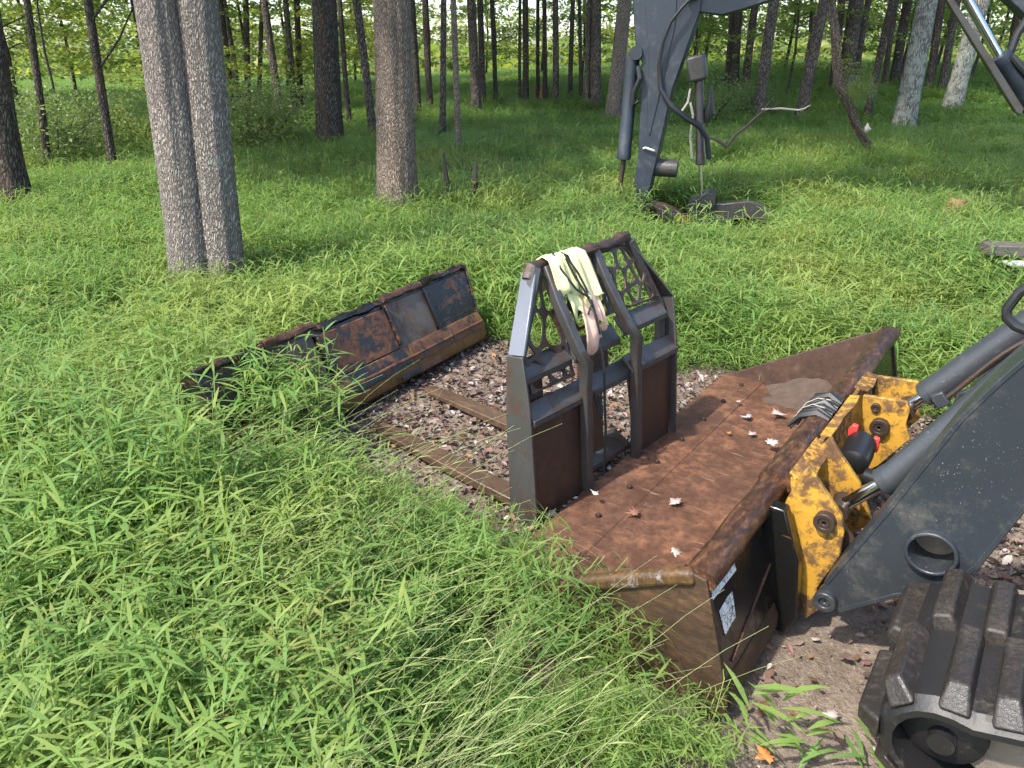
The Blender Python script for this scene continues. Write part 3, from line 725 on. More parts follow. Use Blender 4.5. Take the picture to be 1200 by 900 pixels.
# tilt cylinders
def cylinder(a, rodpx, jointpx, endpx, rr, rb, ext=1.25):
    p0, p1, p2 = (on_plane(BMi, *q, 0, a) for q in (rodpx, jointpx, endpx))
    p2 = p1+(p2-p1)*ext; d = (p1-p0).normalized()
    q = MB(); q.tube([p0-d*.02, p1+d*.02], rr, 20); q.build('cylinder_rod', 'chrome', ld)
    q = MB(); q.tube([p1, p1+d*.004, p1+d*.035, p1+d*.04, p1+d*.05, p2], [rb*.86, rb*.99, rb*1.0, rb*1.0, rb*.97, rb*.97], 28); b = q.build('cylinder_barrel', 'cylinder_paint', ld, .002)
    q = MB(); q.cyl(p0+Vector((-.05, 0, 0)), p0+Vector((.05, 0, 0)), rr*1.5, 18); q.build('rod_eye', 'bolt_steel', ld)
    return p0, p1, p2, d
c1 = cylinder(.68, (985, 594), (1034, 566), (1200, 428), .023, .049, 1.6)
c2 = cylinder(1.46, (1062, 479), (1084, 464), (1200, 384), .025, .055, 1.6)
MB().box(lerp(c2[1], c2[2], .12)+Vector((-.05, -.01, -.045)), (.04, .06, .05), Matrix.Rotation(R(50), 3, 'X')).build('hose_clamp', 'cylinder_paint', ld, .006)
q = MB(); q.tube([lerp(c2[1], c2[2], t)+Vector((-.045, 0, -.06-.015*math.sin(t*9))) for t in np.linspace(.1, .9, 12)], .011, 8); q.build('steel_line', 'web_rust', ld)
# lift arm, box section with a cross tube opening
ARM = [(955, 698), (960, 690), (968, 684), (1040, 600), (1127, 491), (1170, 450), (1200, 424), (1260, 380), (1330, 470), (1260, 530), (1200, 595), (1145, 664), (1110, 690), (1049, 698), (982, 716), (968, 719), (957, 712)]
arm_p = side_poly(ARM, .45)
hc = pa(1092, 646, .45)
HR = .062
hole = [(hc[0]+HR*math.cos(6.2832*i/26), hc[1]+HR*math.sin(6.2832*i/26)) for i in range(26)]
q = MB(); q.holed(arm_p, [hole], lambda p, k: ((.45, .47)[k], p[0], p[1])); arm = q.build('lift_arm', 'slate_paint', ld, .002)
q = MB(); q.holed(arm_p, [], lambda p, k: ((.55, .57)[k], p[0], p[1])); q.build('arm_inner_plate', 'slate_paint', arm)
q = MB()
for seg in (arm_p[2:8], arm_p[9:15]):
    pol = strip([(p[0]*1.0, p[1]) for p in seg], .016); q.prism(pol, 0, .448, .572)
q.build('arm_edge', 'slate_paint', arm, .003)
q = MB(); q.ring((.428, hc[0], hc[1]), (1, 0, 0), HR*.95, HR*1.12, .12, 32); q.build('tube_rim', 'slate_paint', arm, .003)
q = MB(); q.tube([(.54, hc[0], hc[1]), (.535, hc[0], hc[1])], HR, 28); q.build('tube_end', 'muddy_wheel', arm)
pp = pa(967, 704, .44); q = MB(); q.ring((.425, pp[0], pp[1]), (1, 0, 0), .017, .036, .03, 26); q.ring((.432, pp[0], pp[1]), (1, 0, 0), .004, .018, .02, 16); q.build('pivot_pin', 'slate_paint', arm, .003)
# far lift arm
farp = [(1050, 560), (1075, 520), (1130, 465), (1185, 405), (1260, 330), (1300, 400), (1200, 480), (1120, 560), (1080, 590)]
MB().holed(side_poly(farp, 1.62), [], lambda p, k: ((1.62, 1.72)[k], p[0], p[1])).build('lift_arm', 'slate_paint', ld, .004)
q = MB(); hp = [on_plane(BMi, x, y, 0, 1.2) for x, y in ((1215, 330), (1195, 342), (1180, 362), (1180, 372), (1190, 382), (1215, 392))]; q.tube(hp, .017, 10); q.build('hose', 'hose', ld)
q = MB(); hp = [on_plane(BMi, x, y, 0, .9) for x, y in ((1120, 478), (1126, 462), (1138, 458), (1150, 452), (1160, 440))]; q.tube(hp, .012, 10); q.build('hose', 'hose', ld)
# hull behind the arms, outside the picture
MB().prism([(-1.15, .3), (-.98, .62), (-1.2, 1.0), (-1.5, 1.2), (-1.6, 2.0), (-2.7, 2.05), (-2.85, 1.0), (-3.0, .9), (-2.95, .35)], 0, .62, 1.5).build('hull', 'slate_paint', ld, .02)
# rubber track: closed belt with lugs
def belt_path():
    pts = []
    for i in range(22):
        a = R(lerp(-55, 108, i/21)); pts.append((-.655+.125*math.cos(a), .395+.125*math.sin(a)))
    pts += [(-.95, .6), (-1.25, .7), (-1.7, .745)]
    for i in range(22):
        a = R(lerp(85, 245, i/21)); pts.append((-2.3+.25*math.cos(a), .5+.25*math.sin(a)))
    return pts+[(-2.2, .07), (-1.9, .04), (-1.5, .04), (-1.05, .04), (-.85, .12)]
def resample(pts, step):
    P = [Vector(p) for p in pts]; P.append(P[0]); o = [P[0].copy()]; acc = 0
    for i in range(len(P)-1):
        d = P[i+1]-P[i]; L = d.length; s_ = step-acc
        while s_ <= L: o.append(P[i]+d*(s_/L)); s_ += step
        acc = L-(s_-step)
    return o
bp = belt_path(); T0, T1 = -.14, .41
fine = resample(bp, .04)[:-1]
q = MB(); n = len(fine)
prof = [(T0, -.012), (T0+.03, .012), (T0+.2, .016), (T1-.2, .016), (T1-.03, .012), (T1, -.012), (T1, -.028), (T0, -.028)]
for i, p in enumerate(fine):
    d = (fine[(i+1) % n]-fine[i-1]).normalized(); nn = Vector((d.y, -d.x))
    for a_, o_ in prof: q.v.append((a_, p.x+nn.x*o_, p.y+nn.y*o_))
k = len(prof)
for i in range(n):
    for j in range(k): q.f.append((i*k+j, i*k+(j+1) % k, ((i+1) % n)*k+(j+1) % k, ((i+1) % n)*k+j))
tk = q.build('track', 'track_rubber', ld)
def lug(w, l, hgt):
    q = MB()   # tapered block: local x across the track, y along it, z outward
    b = [(-w/2, -l/2), (w/2, -l/2), (w/2, l/2), (-w/2, l/2)]; tp = [(-w/2+.04, -l/2+.011), (w/2-.008, -l/2+.011), (w/2-.008, l/2-.011), (-w/2+.04, l/2-.011)]
    q.add([(x, y, -.012) for x, y in b]+[(x, y, hgt) for x, y in tp], [(3, 2, 1, 0), (4, 5, 6, 7)]+[(i, (i+1) % 4, (i+1) % 4+4, i+4) for i in range(4)])
    me = q.mesh('tread_lug', 30); me.materials.append(MATS['lug_rubber']); return me
lA = lug(.275, .066, .042)
seg = resample(bp, .15)[:-1]; n = len(seg); off = resample(bp, .053)[:-1]
def place_lug(p, d, xc, flip):
    o = add_mesh('tread_lug', lA, None, tk); nn = Vector((d.y, -d.x))
    X = Vector((-1 if flip else 1, 0, 0)); Z = Vector((0, nn.x, nn.y)); Y = Z.cross(X)
    M = Matrix((X, Y, Z)).transposed().to_4x4(); M.translation = Vector((xc, p.x+nn.x*.014, p.y+nn.y*.014)); o.matrix_local = M
    b = o.modifiers.new('edge', 'BEVEL'); b.width = .008; b.segments = 3
for i in range(len(off)):
    p = off[i]; d = (off[(i+1) % len(off)]-off[i-1]).normalized()
    place_lug(p, d, *( (T0+.138, False) if i % 2 == 0 else (T1-.138, True)))
# idler and rollers, caked with mud
def wheel(nm, y, z, r, x0, x1, m='track_rubber'):
    q = MB(); q.tube([(x0, y, z), (x0+.02, y, z), (x0+.05, y, z), (x1-.05, y, z), (x1-.02, y, z), (x1, y, z)], [r*.55, r*.96, r, r, r*.96, r*.5], 28, wob=.05); q.tube([(x0-.03, y, z), (x0+.02, y, z)], [r*.3, r*.32], 18); return q.build(nm, m, ld)
wheel('idler_wheel', -.655, .395, .095, T0+.06, T1-.06)
for i in range(4): wheel('track_roller', -1.12-i*.31, .16, .105, T0+.08, T1-.08)
wheel('drive_sprocket', -2.3, .5, .21, T0+.1, T1-.1)
MB().prism([(-.62, .36), (-.68, .46), (-1.0, .54), (-2.2, .62), (-2.2, .24), (-1.2, .15), (-.9, .22)], 0, T0+.1, T1+.1).build('track_frame', 'muddy_wheel', ld, .01)

# ------------------------------------------------------------------ pallet fork frame (local x along it, y away from the loader, leaning back 5 degrees)
FM, FMi = frame(Vector((.364, 2.87, 0)), 47, 5)
ff = empty('pallet_fork_frame', FM, 'dark steel pallet fork carriage standing upright on the bare ground between the two buckets', 'fork frame')
XL, XR = -.40, .70
# front plates
MB().prism([(XL+.02, -.01), (-.0, .02), (-.05, .5), (XL, .5)], 1, .0, .012).build('front_plate', 'frame_plate', ff, .003)
MB().prism([(.37, .03), (XR-.03, .02), (XR+.01, .25), (XR+.02, .5), (.31, .5)], 1, .0, .012).build('front_plate', 'frame_plate', ff, .003)
# side flanges: lower upright plate and upper plate leaning inward, sky light painted into the left one
fl = lambda px, py, x: on_plane(FMi, px, py, 0, x)
FL_LO = [(p.y, p.z) for p in (fl(630, 600, XL), fl(598, 590, XL), fl(594, 480, XL), fl(595, 417, XL), fl(613, 419, XL), fl(622, 482, XL))]
FL_UP = [(p.y, p.z) for p in (fl(595, 416, XL), fl(613, 418, XL), fl(627, 321, -.2), fl(611, 319, -.2))]
FL_LO[0] = (FL_LO[0][0], .0); FL_LO[1] = (FL_LO[1][0], .0)
def sideflange(x, s, xt):
    q = MB(); q.prism(FL_LO, 0, x-.006, x+.006)
    q.build('side_flange', 'frame_steel', ff, .003)
    q = MB(); a = [(x, *FL_UP[0]), (x, *FL_UP[1]), (xt, *FL_UP[2]), (xt, *FL_UP[3])]; o_ = .012*s
    q.add(a+[(p[0]+o_, p[1], p[2]-.003) for p in a], [(0, 1, 2, 3), (7, 6, 5, 4), (0, 4, 5, 1), (1, 5, 6, 2), (2, 6, 7, 3), (3, 7, 4, 0)])
    up = q.build('upper_side', 'frame_skylit' if s > 0 else 'frame_steel', ff, .003)  # left plate gets the paler steel that stands in for light from the sky
    if s > 0: up['label'] = 'upper side plate with sky light painted into its pale colour'
sideflange(XL, 1, -.2); sideflange(XR, -1, .5)
# inner edge of the sides so they read as thick members
for x, xt in ((XL+.03, -.17), (XR-.03, .497)):
    q = MB(); q.tube([(x, .05, .5), (x, .06, .72), (xt, .115, 1.065)], [.026, .03, .026], 6, wob=.1); q.build('side_member', 'frame_steel', ff)
# angle bars: flat top plus hanging front leg
def angle(x0, x1, y, z, wy, hz_, m='frame_steel', nm='cross_bar', tilt=0):
    q = MB(); q.add([(x0, y-.0, z-.035), (x1, y-.0, z-.035+tilt), (x1, y+wy, z+.025+tilt), (x0, y+wy, z+.025)]+[(x0, y+.008, z-.047), (x1, y+.008, z-.047+tilt), (x1, y+wy+.006, z+.013+tilt), (x0, y+wy+.006, z+.013)],
                    [(0, 1, 2, 3), (7, 6, 5, 4), (0, 4, 5, 1), (1, 5, 6, 2), (2, 6, 7, 3), (3, 7, 4, 0)])
    q.box(((x0+x1)/2, y+.002, z-.035-.014+tilt/2), (x1-x0, .012, .028)); return q.build(nm, m, ff, .003)
angle(XL+.01, -.05, -.03, .535, .05, .075); angle(.3, XR+.005, -.03, .545, .05, .075)
angle(-.05, .33, -.005, .52, .05, .07, 'frame_steel')
angle(XL+.01, -.1, -.0, .715, .055, .02, 'frame_steel'); angle(.28, XR-.05, .0, .735, .055, .02, 'frame_steel'); angle(-.08, .25, .0, .71, .05, .05, 'frame_steel')
angle(-.03, .37, .03, .125, .1, .05, 'frame_steel')
# bent uprights
def upright(pts):
    q = MB()
    for i in range(len(pts)-1):
        a, b = Vector(pts[i]), Vector(pts[i+1])
    wv = .022
    vs = []
    for i, p in enumerate(pts):
        p = Vector(p); d = (Vector(pts[min(i+1, len(pts)-1)])-Vector(pts[max(0, i-1)])).normalized(); nn = d.cross(Vector((1, 0, 0))).normalized()
        for sx, sn in ((-1, -1), (1, -1), (1, 1), (-1, 1)): vs.append(p+Vector((sx*wv, 0, 0))+nn*sn*.022)
    fs = [(0, 1, 2, 3)]
    for i in range(len(pts)-1):
        for j in range(4): fs.append((i*4+j, i*4+(j+1) % 4, i*4+4+(j+1) % 4, i*4+4+j))
    b = (len(pts)-1)*4; fs.append((b+3, b+2, b+1, b)); q.add(vs, fs); return q.build('upright', 'frame_steel', ff, .006)
upright([(-.035, -.01, .02), (-.045, -.025, .3), (-.055, -.035, .54), (-.075, -.06, .66), (-.105, -.045, .72), (-.115, .05, .92), (-.105, .12, 1.06)])
upright([(.36, -.01, .02), (.345, -.025, .3), (.325, -.035, .54), (.295, -.06, .68), (.25, -.045, .74), (.225, .05, .93), (.22, .12, 1.075)])
# top bar: dented pipe
q = MB(); q.tube([(lerp(-.21, .5, t), .125+.01*math.sin(t*9), 1.06+.02*t+.008*math.sin(t*14)-(.035 if t < .04 else 0)) for t in np.linspace(0, 1, 22)], [.026+.005*math.sin(i*1.7) for i in range(22)], 10, wob=.12); q.build('top_bar', 'web_rust', ff)
# torn lattice of the guard: plates with rounded slanting openings
def cells(u0, u1, v0, v1, nu, nv, shear, rs, shrink, clip):
    """openings = shrunk cells of a jittered slanting grid, clipped by the bay outline"""
    sites = []
    for i in range(-1, nu+2):
        for j in range(-1, nv+1):
            u = u0+(i+.5+rs.uniform(-.28, .28))*(u1-u0)/nu+shear*(j+.5)/nv; v = v0+(j+.5+rs.uniform(-.28, .28))*(v1-v0)/nv
            sites.append((u, v))
    def cut(poly, px, py, nx, ny):
        o = []
        for i in range(len(poly)):
            a, b = poly[i], poly[(i+1) % len(poly)]
            da = (a[0]-px)*nx+(a[1]-py)*ny; db = (b[0]-px)*nx+(b[1]-py)*ny
            if da <= 0: o.append(a)
            if da*db < 0: t = da/(da-db); o.append((a[0]+(b[0]-a[0])*t, a[1]+(b[1]-a[1])*t))
        return o
    holes = []
    for s_ in sites:
        poly = list(clip)
        # shrink bay
        n = len(clip)
        for i in range(n):
            a, b = clip[i], clip[(i+1) % n]; ex, ey = b[0]-a[0], b[1]-a[1]; L = math.hypot(ex, ey); nx, ny = ey/L, -ex/L
            poly = cut(poly, a[0]-nx*shrink*1.2, a[1]-ny*shrink*1.2, nx, ny)
            if len(poly) < 3: break
        if len(poly) < 3: continue
        for o_ in sites:
            if o_ is s_: continue
            dx, dy = o_[0]-s_[0], o_[1]-s_[1]; L = math.hypot(dx, dy)
            poly = cut(poly, s_[0]+dx/2-dx/L*shrink, s_[1]+dy/2-dy/L*shrink, dx/L, dy/L)
            if len(poly) < 3: break
        if len(poly) < 3: continue
        ar = abs(sum(poly[i-1][0]*poly[i][1]-poly[i][0]*poly[i-1][1] for i in range(len(poly))))/2
        if ar < .00035: continue
        # round the corners
        for _ in range(2):
            r2 = []
            for i in range(len(poly)):
                a, b = poly[i], poly[(i+1) % len(poly)]
                if math.hypot(b[0]-a[0], b[1]-a[1]) < .004: r2.append(((a[0]+b[0])/2, (a[1]+b[1])/2)); continue
                r2 += [(a[0]*.75+b[0]*.25, a[1]*.75+b[1]*.25), (a[0]*.25+b[0]*.75, a[1]*.25+b[1]*.75)]
            poly = r2
        holes.append(poly)
    return holes
def web(clip, nu, nv, shear, seed, shrink=.0075):
    rs = random.Random(seed); us = [p[0] for p in clip]; vs = [p[1] for p in clip]
    hs = cells(min(us), max(us), min(vs), max(vs), nu, nv, shear, rs, shrink, clip)
    def pt(p, k):
        v_ = p[1]; y = .035+(v_-.74)/.32*.085
        return (p[0], y+(.004 if k else -.004)+.006*math.sin(p[0]*30), v_)
    MB().holed(clip, hs, pt).build('guard_web', 'web_rust', ff, 0, smooth=30)
# counter-clockwise outlines
web([(XL+.04, .6), (-.09, .6), (-.105, 1.03), (-.165, 1.03), (XL+.05, .77)], 3, 3, .12, 4)
web([(-.1, .76), (.24, .78), (.22, 1.06), (-.1, 1.03)], 4, 3, .16, 11)
web([(.24, .78), (XR-.06, .77), (XR-.06, .82), (.47, 1.05), (.22, 1.06)], 5, 3, .2, 5)
# fork hangers behind the bars
for x in (-.3, .16):
    MB().prism([(.04, .48), (.14, .48), (.15, .64), (.09, .68), (.04, .66)], 0, x-.055, x+.055).build('fork_hook', 'web_rust', ff, .005)
for x, L in ((-.33, 1.2), (.17, 1.34)):
    q = MB(); q.add([(x+sx*wv, y, z) for (y, z, wv) in ((.08, .62, .05), (.115, .62, .05), (.08, .02, .05), (.125, .02, .05)) for sx in (-1, 1)],
                    [(0, 1, 5, 4), (2, 6, 7, 3), (0, 4, 6, 2), (1, 3, 7, 5), (0, 2, 3, 1), (4, 5, 7, 6)])
    q.build('fork_shank', 'fork_rust', ff, .006)
    # blade lies on the ground: undo the lean so it is level
    tz = lambda y: .022+y*math.tan(R(5))
    q = MB(); pr = [(.1, .024, .05), (L*.6, .02, .05), (L-.1, .013, .047), (L-.02, .008, .036), (L, .005, .022)]
    vs = []; 
    for (y, th, wv) in pr:
        for sx, sz in ((-1, -1), (1, -1), (1, 1), (-1, 1)): vs.append((x+sx*wv, y, tz(y)+.02+sz*th))
    fs = [(0, 1, 2, 3)]
    for i in range(len(pr)-1):
        for j in range(4): fs.append((i*4+j, i*4+(j+1) % 4, i*4+4+(j+1) % 4, i*4+4+j))
    b = (len(pr)-1)*4; fs.append((b+3, b+2, b+1, b)); q.add(vs, fs); q.build('fork', 'fork_rust', ff, .005)
# centre: dangling rod/strap and lower stub
q = MB(); q.tube([(.055, -.04, .7), (.06, -.05, .6), (.058, -.05, .45), (.062, -.05, .3), (.055, -.045, .14), (.05, -.04, .1)], .006, 8); q.tube([(.02, -.02, .5), (.02, -.045, .4), (.035, -.05, .37), (.05, -.04, .4), (.05, -.03, .47)], .007, 8); q.build('lock_cable', 'hose', ff)
q = MB(); q.tube([(XR+.01, .1, .33), (XR+.1, .13, .33), (XR+.14, .14, .325)], [.018, .016, .008], 8); q.build('stub_pin', 'web_rust', ff)
MB().box((.1, .09, .3), (.06, .02, .36)).build('centre_plate', 'frame_steel', ff, .004)

# cloth hanging over the top bar
CM = FM.copy()
cl = empty('draped_cloth', FM, 'pale yellow cloth with black trim and peach flap hanging over the fork frame', 'cloth')
def drape(name, m, pts, w0, w1, x0, skew, fold, th=.006, nx=9, seed=0):
    """pts: (y, z) path from the back over the bar to the front hem"""
    q = MB(); n = len(pts)
    for i, (y, z) in enumerate(pts):
        t = i/(n-1); wd = lerp(w0, w1, t)
        for j in range(nx+1):
            u = j/nx-.5; f_ = fold*math.sin(u*9+seed+t*1.5)*min(1, abs(t-.3)*2)
            hem = (.03*math.sin(u*5+seed*2) if i == n-1 else 0)
            q.v.append((x0+u*wd+skew*t, y-f_, z+hem+.004*noise.noise(Vector((u*6, t*6, seed)))))
    for i in range(n-1):
        for j in range(nx): a = i*(nx+1)+j; q.f.append((a, a+1, a+nx+2, a+nx+1))
    o = q.build(name, m, cl, smooth=80); s_ = o.modifiers.new('thick', 'SOLIDIFY'); s_.thickness = th; s_.offset = 0; return o
over = [(.2, .93), (.175, 1.02), (.16, 1.085), (.125, 1.102), (.088, 1.09), (.07, 1.05), (.045, .98), (.02, .91)]
drape('cloth_panel', 'cloth_yellow', over[:-1]+[(.035, .93)], .1, .12, -.1+.03, .02, .012, seed=1)
drape('cloth_panel', 'cloth_yellow', over+[(.012, .88)], .09, .11, .04, .05, .014, seed=3)
drape('cloth_panel', 'cloth_yellow', [(.085, 1.0), (.06, .96), (.03, .9), (.012, .84)], .1, .07, -.01, -.01, .008, seed=4)
drape('cloth_flap', 'cloth_peach', [(.05, .93), (.03, .9), (.0, .82), (-.012, .76), (-.015, .69)], .075, .11, .035, .01, .008, seed=6)
drape('cloth_flap', 'cloth_peach', [(.05, .95), (.025, .9), (.0, .84), (-.008, .77)], .05, .05, .09, .02, .008, seed=8)
for pts in ([(-.03, .07, 1.085), (.0, .045, 1.0), (.03, .015, .93), (.045, .0, .88), (.02, .0, .84)], [(-.06, .115, 1.11), (-.075, .06, 1.05), (-.03, .02, .96), (.04, .008, .91)], [(.045, -.0, .9), (.06, -.01, .83), (.08, -.018, .74)], [(-.02, .085, 1.1), (.02, .05, 1.02), (.04, .012, .93)]):
    q = MB(); q.tube(pts, .0052, 6); q.build('trim', 'cloth_black', cl)

# ------------------------------------------------------------------ the far bucket, tilted on the ground (local x along it, y away)
OM, OMi = frame(G(560, 404, .03), 58)
fb = empty('tilted_bucket', OM, 'long black and rusty bucket lying tilted in the grass behind the pallet fork frame', 'bucket')
XA, XB = -2.0, .08
PROF = [(-.0, .0), (-.035, .05), (-.03, .1), (.0, .15), (.06, .2)]
def panel(name, x0, x1, m, o0=0.0, z0=.2, z1=.47, k0=0, k1=0, th=.01, nx=6):
    """flat plate on the upper face; o0 = how far it stands proud"""
    q = MB(); sl_ = .13/.27
    f_ = lambda z: .06+(z-.2)*sl_-o0
    P = [(x0, z0), (x1, z0), (x1+k1, z1), (x0+k0, z1)]
    a = [(x, f_(z), z) for x, z in P]; b = [(x, f_(z)+th, z) for x, z in P]
    q.add(a+b, [(0, 1, 2, 3), (7, 6, 5, 4), (0, 4, 5, 1), (1, 5, 6, 2), (2, 6, 7, 3), (3, 7, 4, 0)]); o = q.build(name, m, fb, .003); return o
panel('back_panel', XA, XB, 'far_black', -.012, .19, .47, 0, .055, .012)
panel('panel', XA+.0, -1.6, 'far_black', .0, .2, .462)
panel('panel', -1.59, -1.3, 'far_grey', .003, .2, .452)
panel('panel', -1.29, -.74, 'far_rust', .016, .215, .44)
panel('panel', -.73, -.36, 'far_grey', .003, .2, .452, 0, .02)
panel('panel', -.345, XB-.01, 'far_black', .006, .2, .465, 0, .05)
# lower turned part
strip_part('lower_plate', [(.06, .205), (.005, .14), (-.015, .07), (-.008, .035), (.02, .01), (.1, -.02)], .014, XA, XB, 'far_bottom', fb, .003)
for x0, x1, m in ((-1.9, -1.25, 'far_rust'), (-1.2, -.72, 'far_black'), (-.68, -.3, 'far_rust'), (-.28, .02, 'far_rust')):
    strip_part('lower_strip', [(.05, .206), (.0, .147), (-.012, .11)], .01, x0, x1, m, fb, .003)
strip_part('step', [(.0, .1), (-.03, .06), (-.032, .045)], .01, -.82, -.44, 'far_rust', fb, .003)
q = MB(); q.tube([(x, -.002+.05*0+.002*math.sin(x*20), .158) for x in np.linspace(XA+.05, XB-.02, 20)], .008, 6, wob=.3); q.build('bend_seam', 'far_rust', fb)
# top lip in lengths, centre length lower with torn edge
for x0, x1, zz, m in ((XA, -1.6, .478, 'far_black'), (-1.6, -1.27, .486, 'lip_steel'), (-1.25, -.73, .463, 'far_black'), (-.71, -.35, .484, 'lip_steel'), (-.34, XB+.05, .49, 'far_black')):
    q = MB(); q.tube([(x, .2+(.005 if 'black' in m else 0), zz+.004*math.sin(x*23)) for x in np.linspace(x0, x1, 10)], [.024+.005*math.sin(i*2.1) for i in range(10)], 8, wob=.25, seed=x0); q.build('top_lip', m, fb)
# end plates
for x, k in ((XB, .055), (XA, 0)):
    q = MB(); pr = [(.03, -.01), (-.02, .045), (-.02, .1), (.05, .205), (.19, .5), (.32, .42), (.5, .1), (.4, -.03)]
    vs = [(x+k*max(0, (z-.2)/.27)-.006, y, z) for y, z in pr]+[(x+k*max(0, (z-.2)/.27)+.008, y, z) for y, z in pr]; n = len(pr)
    q.add(vs, [tuple(range(n))[::-1], tuple(range(n, 2*n))]+[(i, (i+1) % n, (i+1) % n+n, i+n) for i in range(n)]); q.build('end_plate', 'far_black', fb, .003)
strip_part('shell', [(.19, .47), (.34, .4), (.5, .1), (.42, -.02)], .012, XA+.02, XB-.02, 'far_black', fb, .003)
for x in (-1.28, -.725, -.35):
    MB().box((x, .11, .34), (.02, .03, .25), Matrix.Rotation(R(-26), 3, 'X')).build('rib', 'far_black', fb, .004)

# ------------------------------------------------------------------ excavator (local x towards its body, z up)
E0 = G(750, 262, 0)
EM, EMi = frame(E0, math.degrees(math.atan2(-.3, .954)))
ex = empty('excavator', EM, 'blue-grey excavator arm with open thumb resting in the grass, its body outside the picture', 'excavator')
def ep(px, py, o=0.0): v_ = on_plane(EMi, px, py, 1, o); return (v_.x, v_.z)
def epoly(pix, o=0.0): return [ep(x, y, o) for x, y in pix]
def e3(px, py, o=0.0): return on_plane(EMi, px, py, 1, o)
STICK = [(734, -70), (741, 0), (745, 60), (752, 72), (748, 180), (743, 212), (744, 250), (754, 252), (769, 190), (788, 105), (803, 62), (821, 12), (828, -70)]
MB().prism(epoly(STICK, -.17), 1, -.17, .17).build('stick', 'excavator_blue', ex, .012)
# raised side plate and weld line on the stick
MB().prism(epoly([(752, -60), (757, 0), (760, 70), (758, 150), (761, 160), (777, 95), (791, 30), (797, -60)], -.182), 1, -.182, -.168).build('stick_side', 'excavator_blue', ex, .004)
BOOM = [(800, -30), (815, 14), (846, 18), (872, 11), (905, 0), (960, -30), (1030, -60), (1090, -60), (1140, -32), (1181, 0), (1200, 18), (1300, 120), (1360, 60), (1260, -70), (1150, -165), (1040, -185), (950, -150), (870, -90), (820, -60)]
MB().prism(epoly(BOOM, -.1), 1, -.14, .14).build('boom', 'excavator_blue', ex, .012)
q = MB(); q.cyl(e3(812, -12, -.24), e3(812, -12, -.24)+Vector((0, .48, 0)), .09, 22); q.build('boom_pin', 'thumb_steel', ex)
def excyl(p0, p1, p2, rr, rb, o, mr='chrome', mb='excavator_blue'):
    a, b, c = e3(*p0, o), e3(*p1, o), e3(*p2, o); d = (b-c).normalized()
    q = MB(); q.tube([a, b], rr, 16); q.build('cylinder_rod', mr, ex)
    q = MB(); q.tube([b+d*.01, b, b-d*.08, b-d*.09, c], [rb*.8, rb*1.08, rb*1.08, rb, rb], 22); q.build('cylinder_barrel', mb, ex)
# bucket cylinder along the front of the stick
excyl((724, 236), (731, 186), (742, 64), .03, .075, -.05, 'web_rust')
q = MB(); q.cyl(e3(745, 62, -.22), e3(745, 62, -.22)+Vector((0, .4, 0)), .07, 18); q.build('cylinder_pin', 'excavator_blue', ex)
q = MB(); q.tube([e3(748, 78, -.2), e3(750, 92, -.24), e3(743, 108, -.22), e3(742, 122, -.2), e3(748, 118, -.2)], .028, 9); q.build('hydraulic_hose', 'hose', ex)
# thumb cylinder
q = MB(); q.box(e3(817, 80, -.05), (.2, .2, .26), Matrix.Rotation(R(-14), 3, 'Y')); q.build('cylinder_bracket', 'frame_steel', ex, .03)
excyl((822, 238), (821, 192), (819, 88), .024, .048, -.05, 'chrome', 'frame_steel')
q = MB(); q.cyl(e3(768, 196, -.02), e3(794, 198, -.02), .1, 22, .095); q.build('stop_tube', 'frame_steel', ex, .006)
q = MB(); hp = [e3(818, -10, -.22), e3(800, 8, -.26), e3(786, 26, -.26), e3(777, 50, -.25), e3(772, 78, -.23), e3(774, 104, -.23), e3(786, 124, -.24), e3(804, 138, -.24), e3(820, 148, -.2), e3(829, 162, -.15), e3(831, 186, -.12)]
q.tube(hp, [.016]*4+[.02, .024, .028, .03, .03, .03, .03], 9, wob=.15); q.build('hydraulic_hose', 'hose', ex)
q = MB(); q.tube([e3(809, 120, -.1), e3(812, 135, -.1), e3(809, 160, -.1), e3(811, 186, -.1)], .014, 6); q.tube([e3(797, 133, -.15), e3(806, 120, -.1), e3(809, 104, -.1)], .012, 6); q.build('tie_strap', 'pale_wood', ex)
q = MB(); q.tube([e3(832, 100, -.05), e3(833, 118, -.05), e3(831, 132, -.05), e3(828, 144, -.05)], [.02, .03, .06, .02], 8); q.build('hose_end', 'hose', ex)
THUMB = [(767, 252), (771, 243), (785, 250), (806, 250), (810, 238), (819, 233), (831, 229), (836, 239), (848, 239), (878, 236), (891, 240), (905, 249), (897, 259), (872, 255), (860, 257), (848, 259), (824, 267), (804, 265), (782, 259)]
for y in (-.16, .1):
    MB().prism(epoly(THUMB, y), 1, y, y+.05).build('thumb_plate', 'thumb_steel', ex, .008)
MB().prism(epoly([(838, 240), (878, 237), (892, 241), (904, 250), (898, 256), (880, 247), (850, 249)], -.1), 1, -.11, .1).build('thumb_tip', 'thumb_steel', ex, .008)
MB().prism(epoly([(848, 258), (861, 256), (853, 271), (840, 279), (834, 276), (846, 266)], -.1), 1, -.12, .1).build('thumb_brace', 'thumb_steel', ex, .006)
MB().prism(epoly([(790, 251), (809, 251), (809, 262), (791, 261)], -.165), 1, -.165, -.1605).build('decal', 'thumb_decal', ex)
q = MB(); 
for (px, py) in ((813, 244), (829, 236)): q.cyl(e3(px, py, -.22), e3(px, py, -.22)+Vector((0, .4, 0)), .085, 20); q.cyl(e3(px, py, -.235), e3(px, py, -.235)+Vector((0, .05, 0)), .05, 14)
q.build('thumb_pin', 'thumb_steel', ex)
q = MB(); q.tube([e3(752, 246, -.1), e3(764, 240, -.1), e3(778, 243, -.05), e3(796, 252, 0)], .06, 8, wob=.2); q.build('thumb_link', 'web_rust', ex)
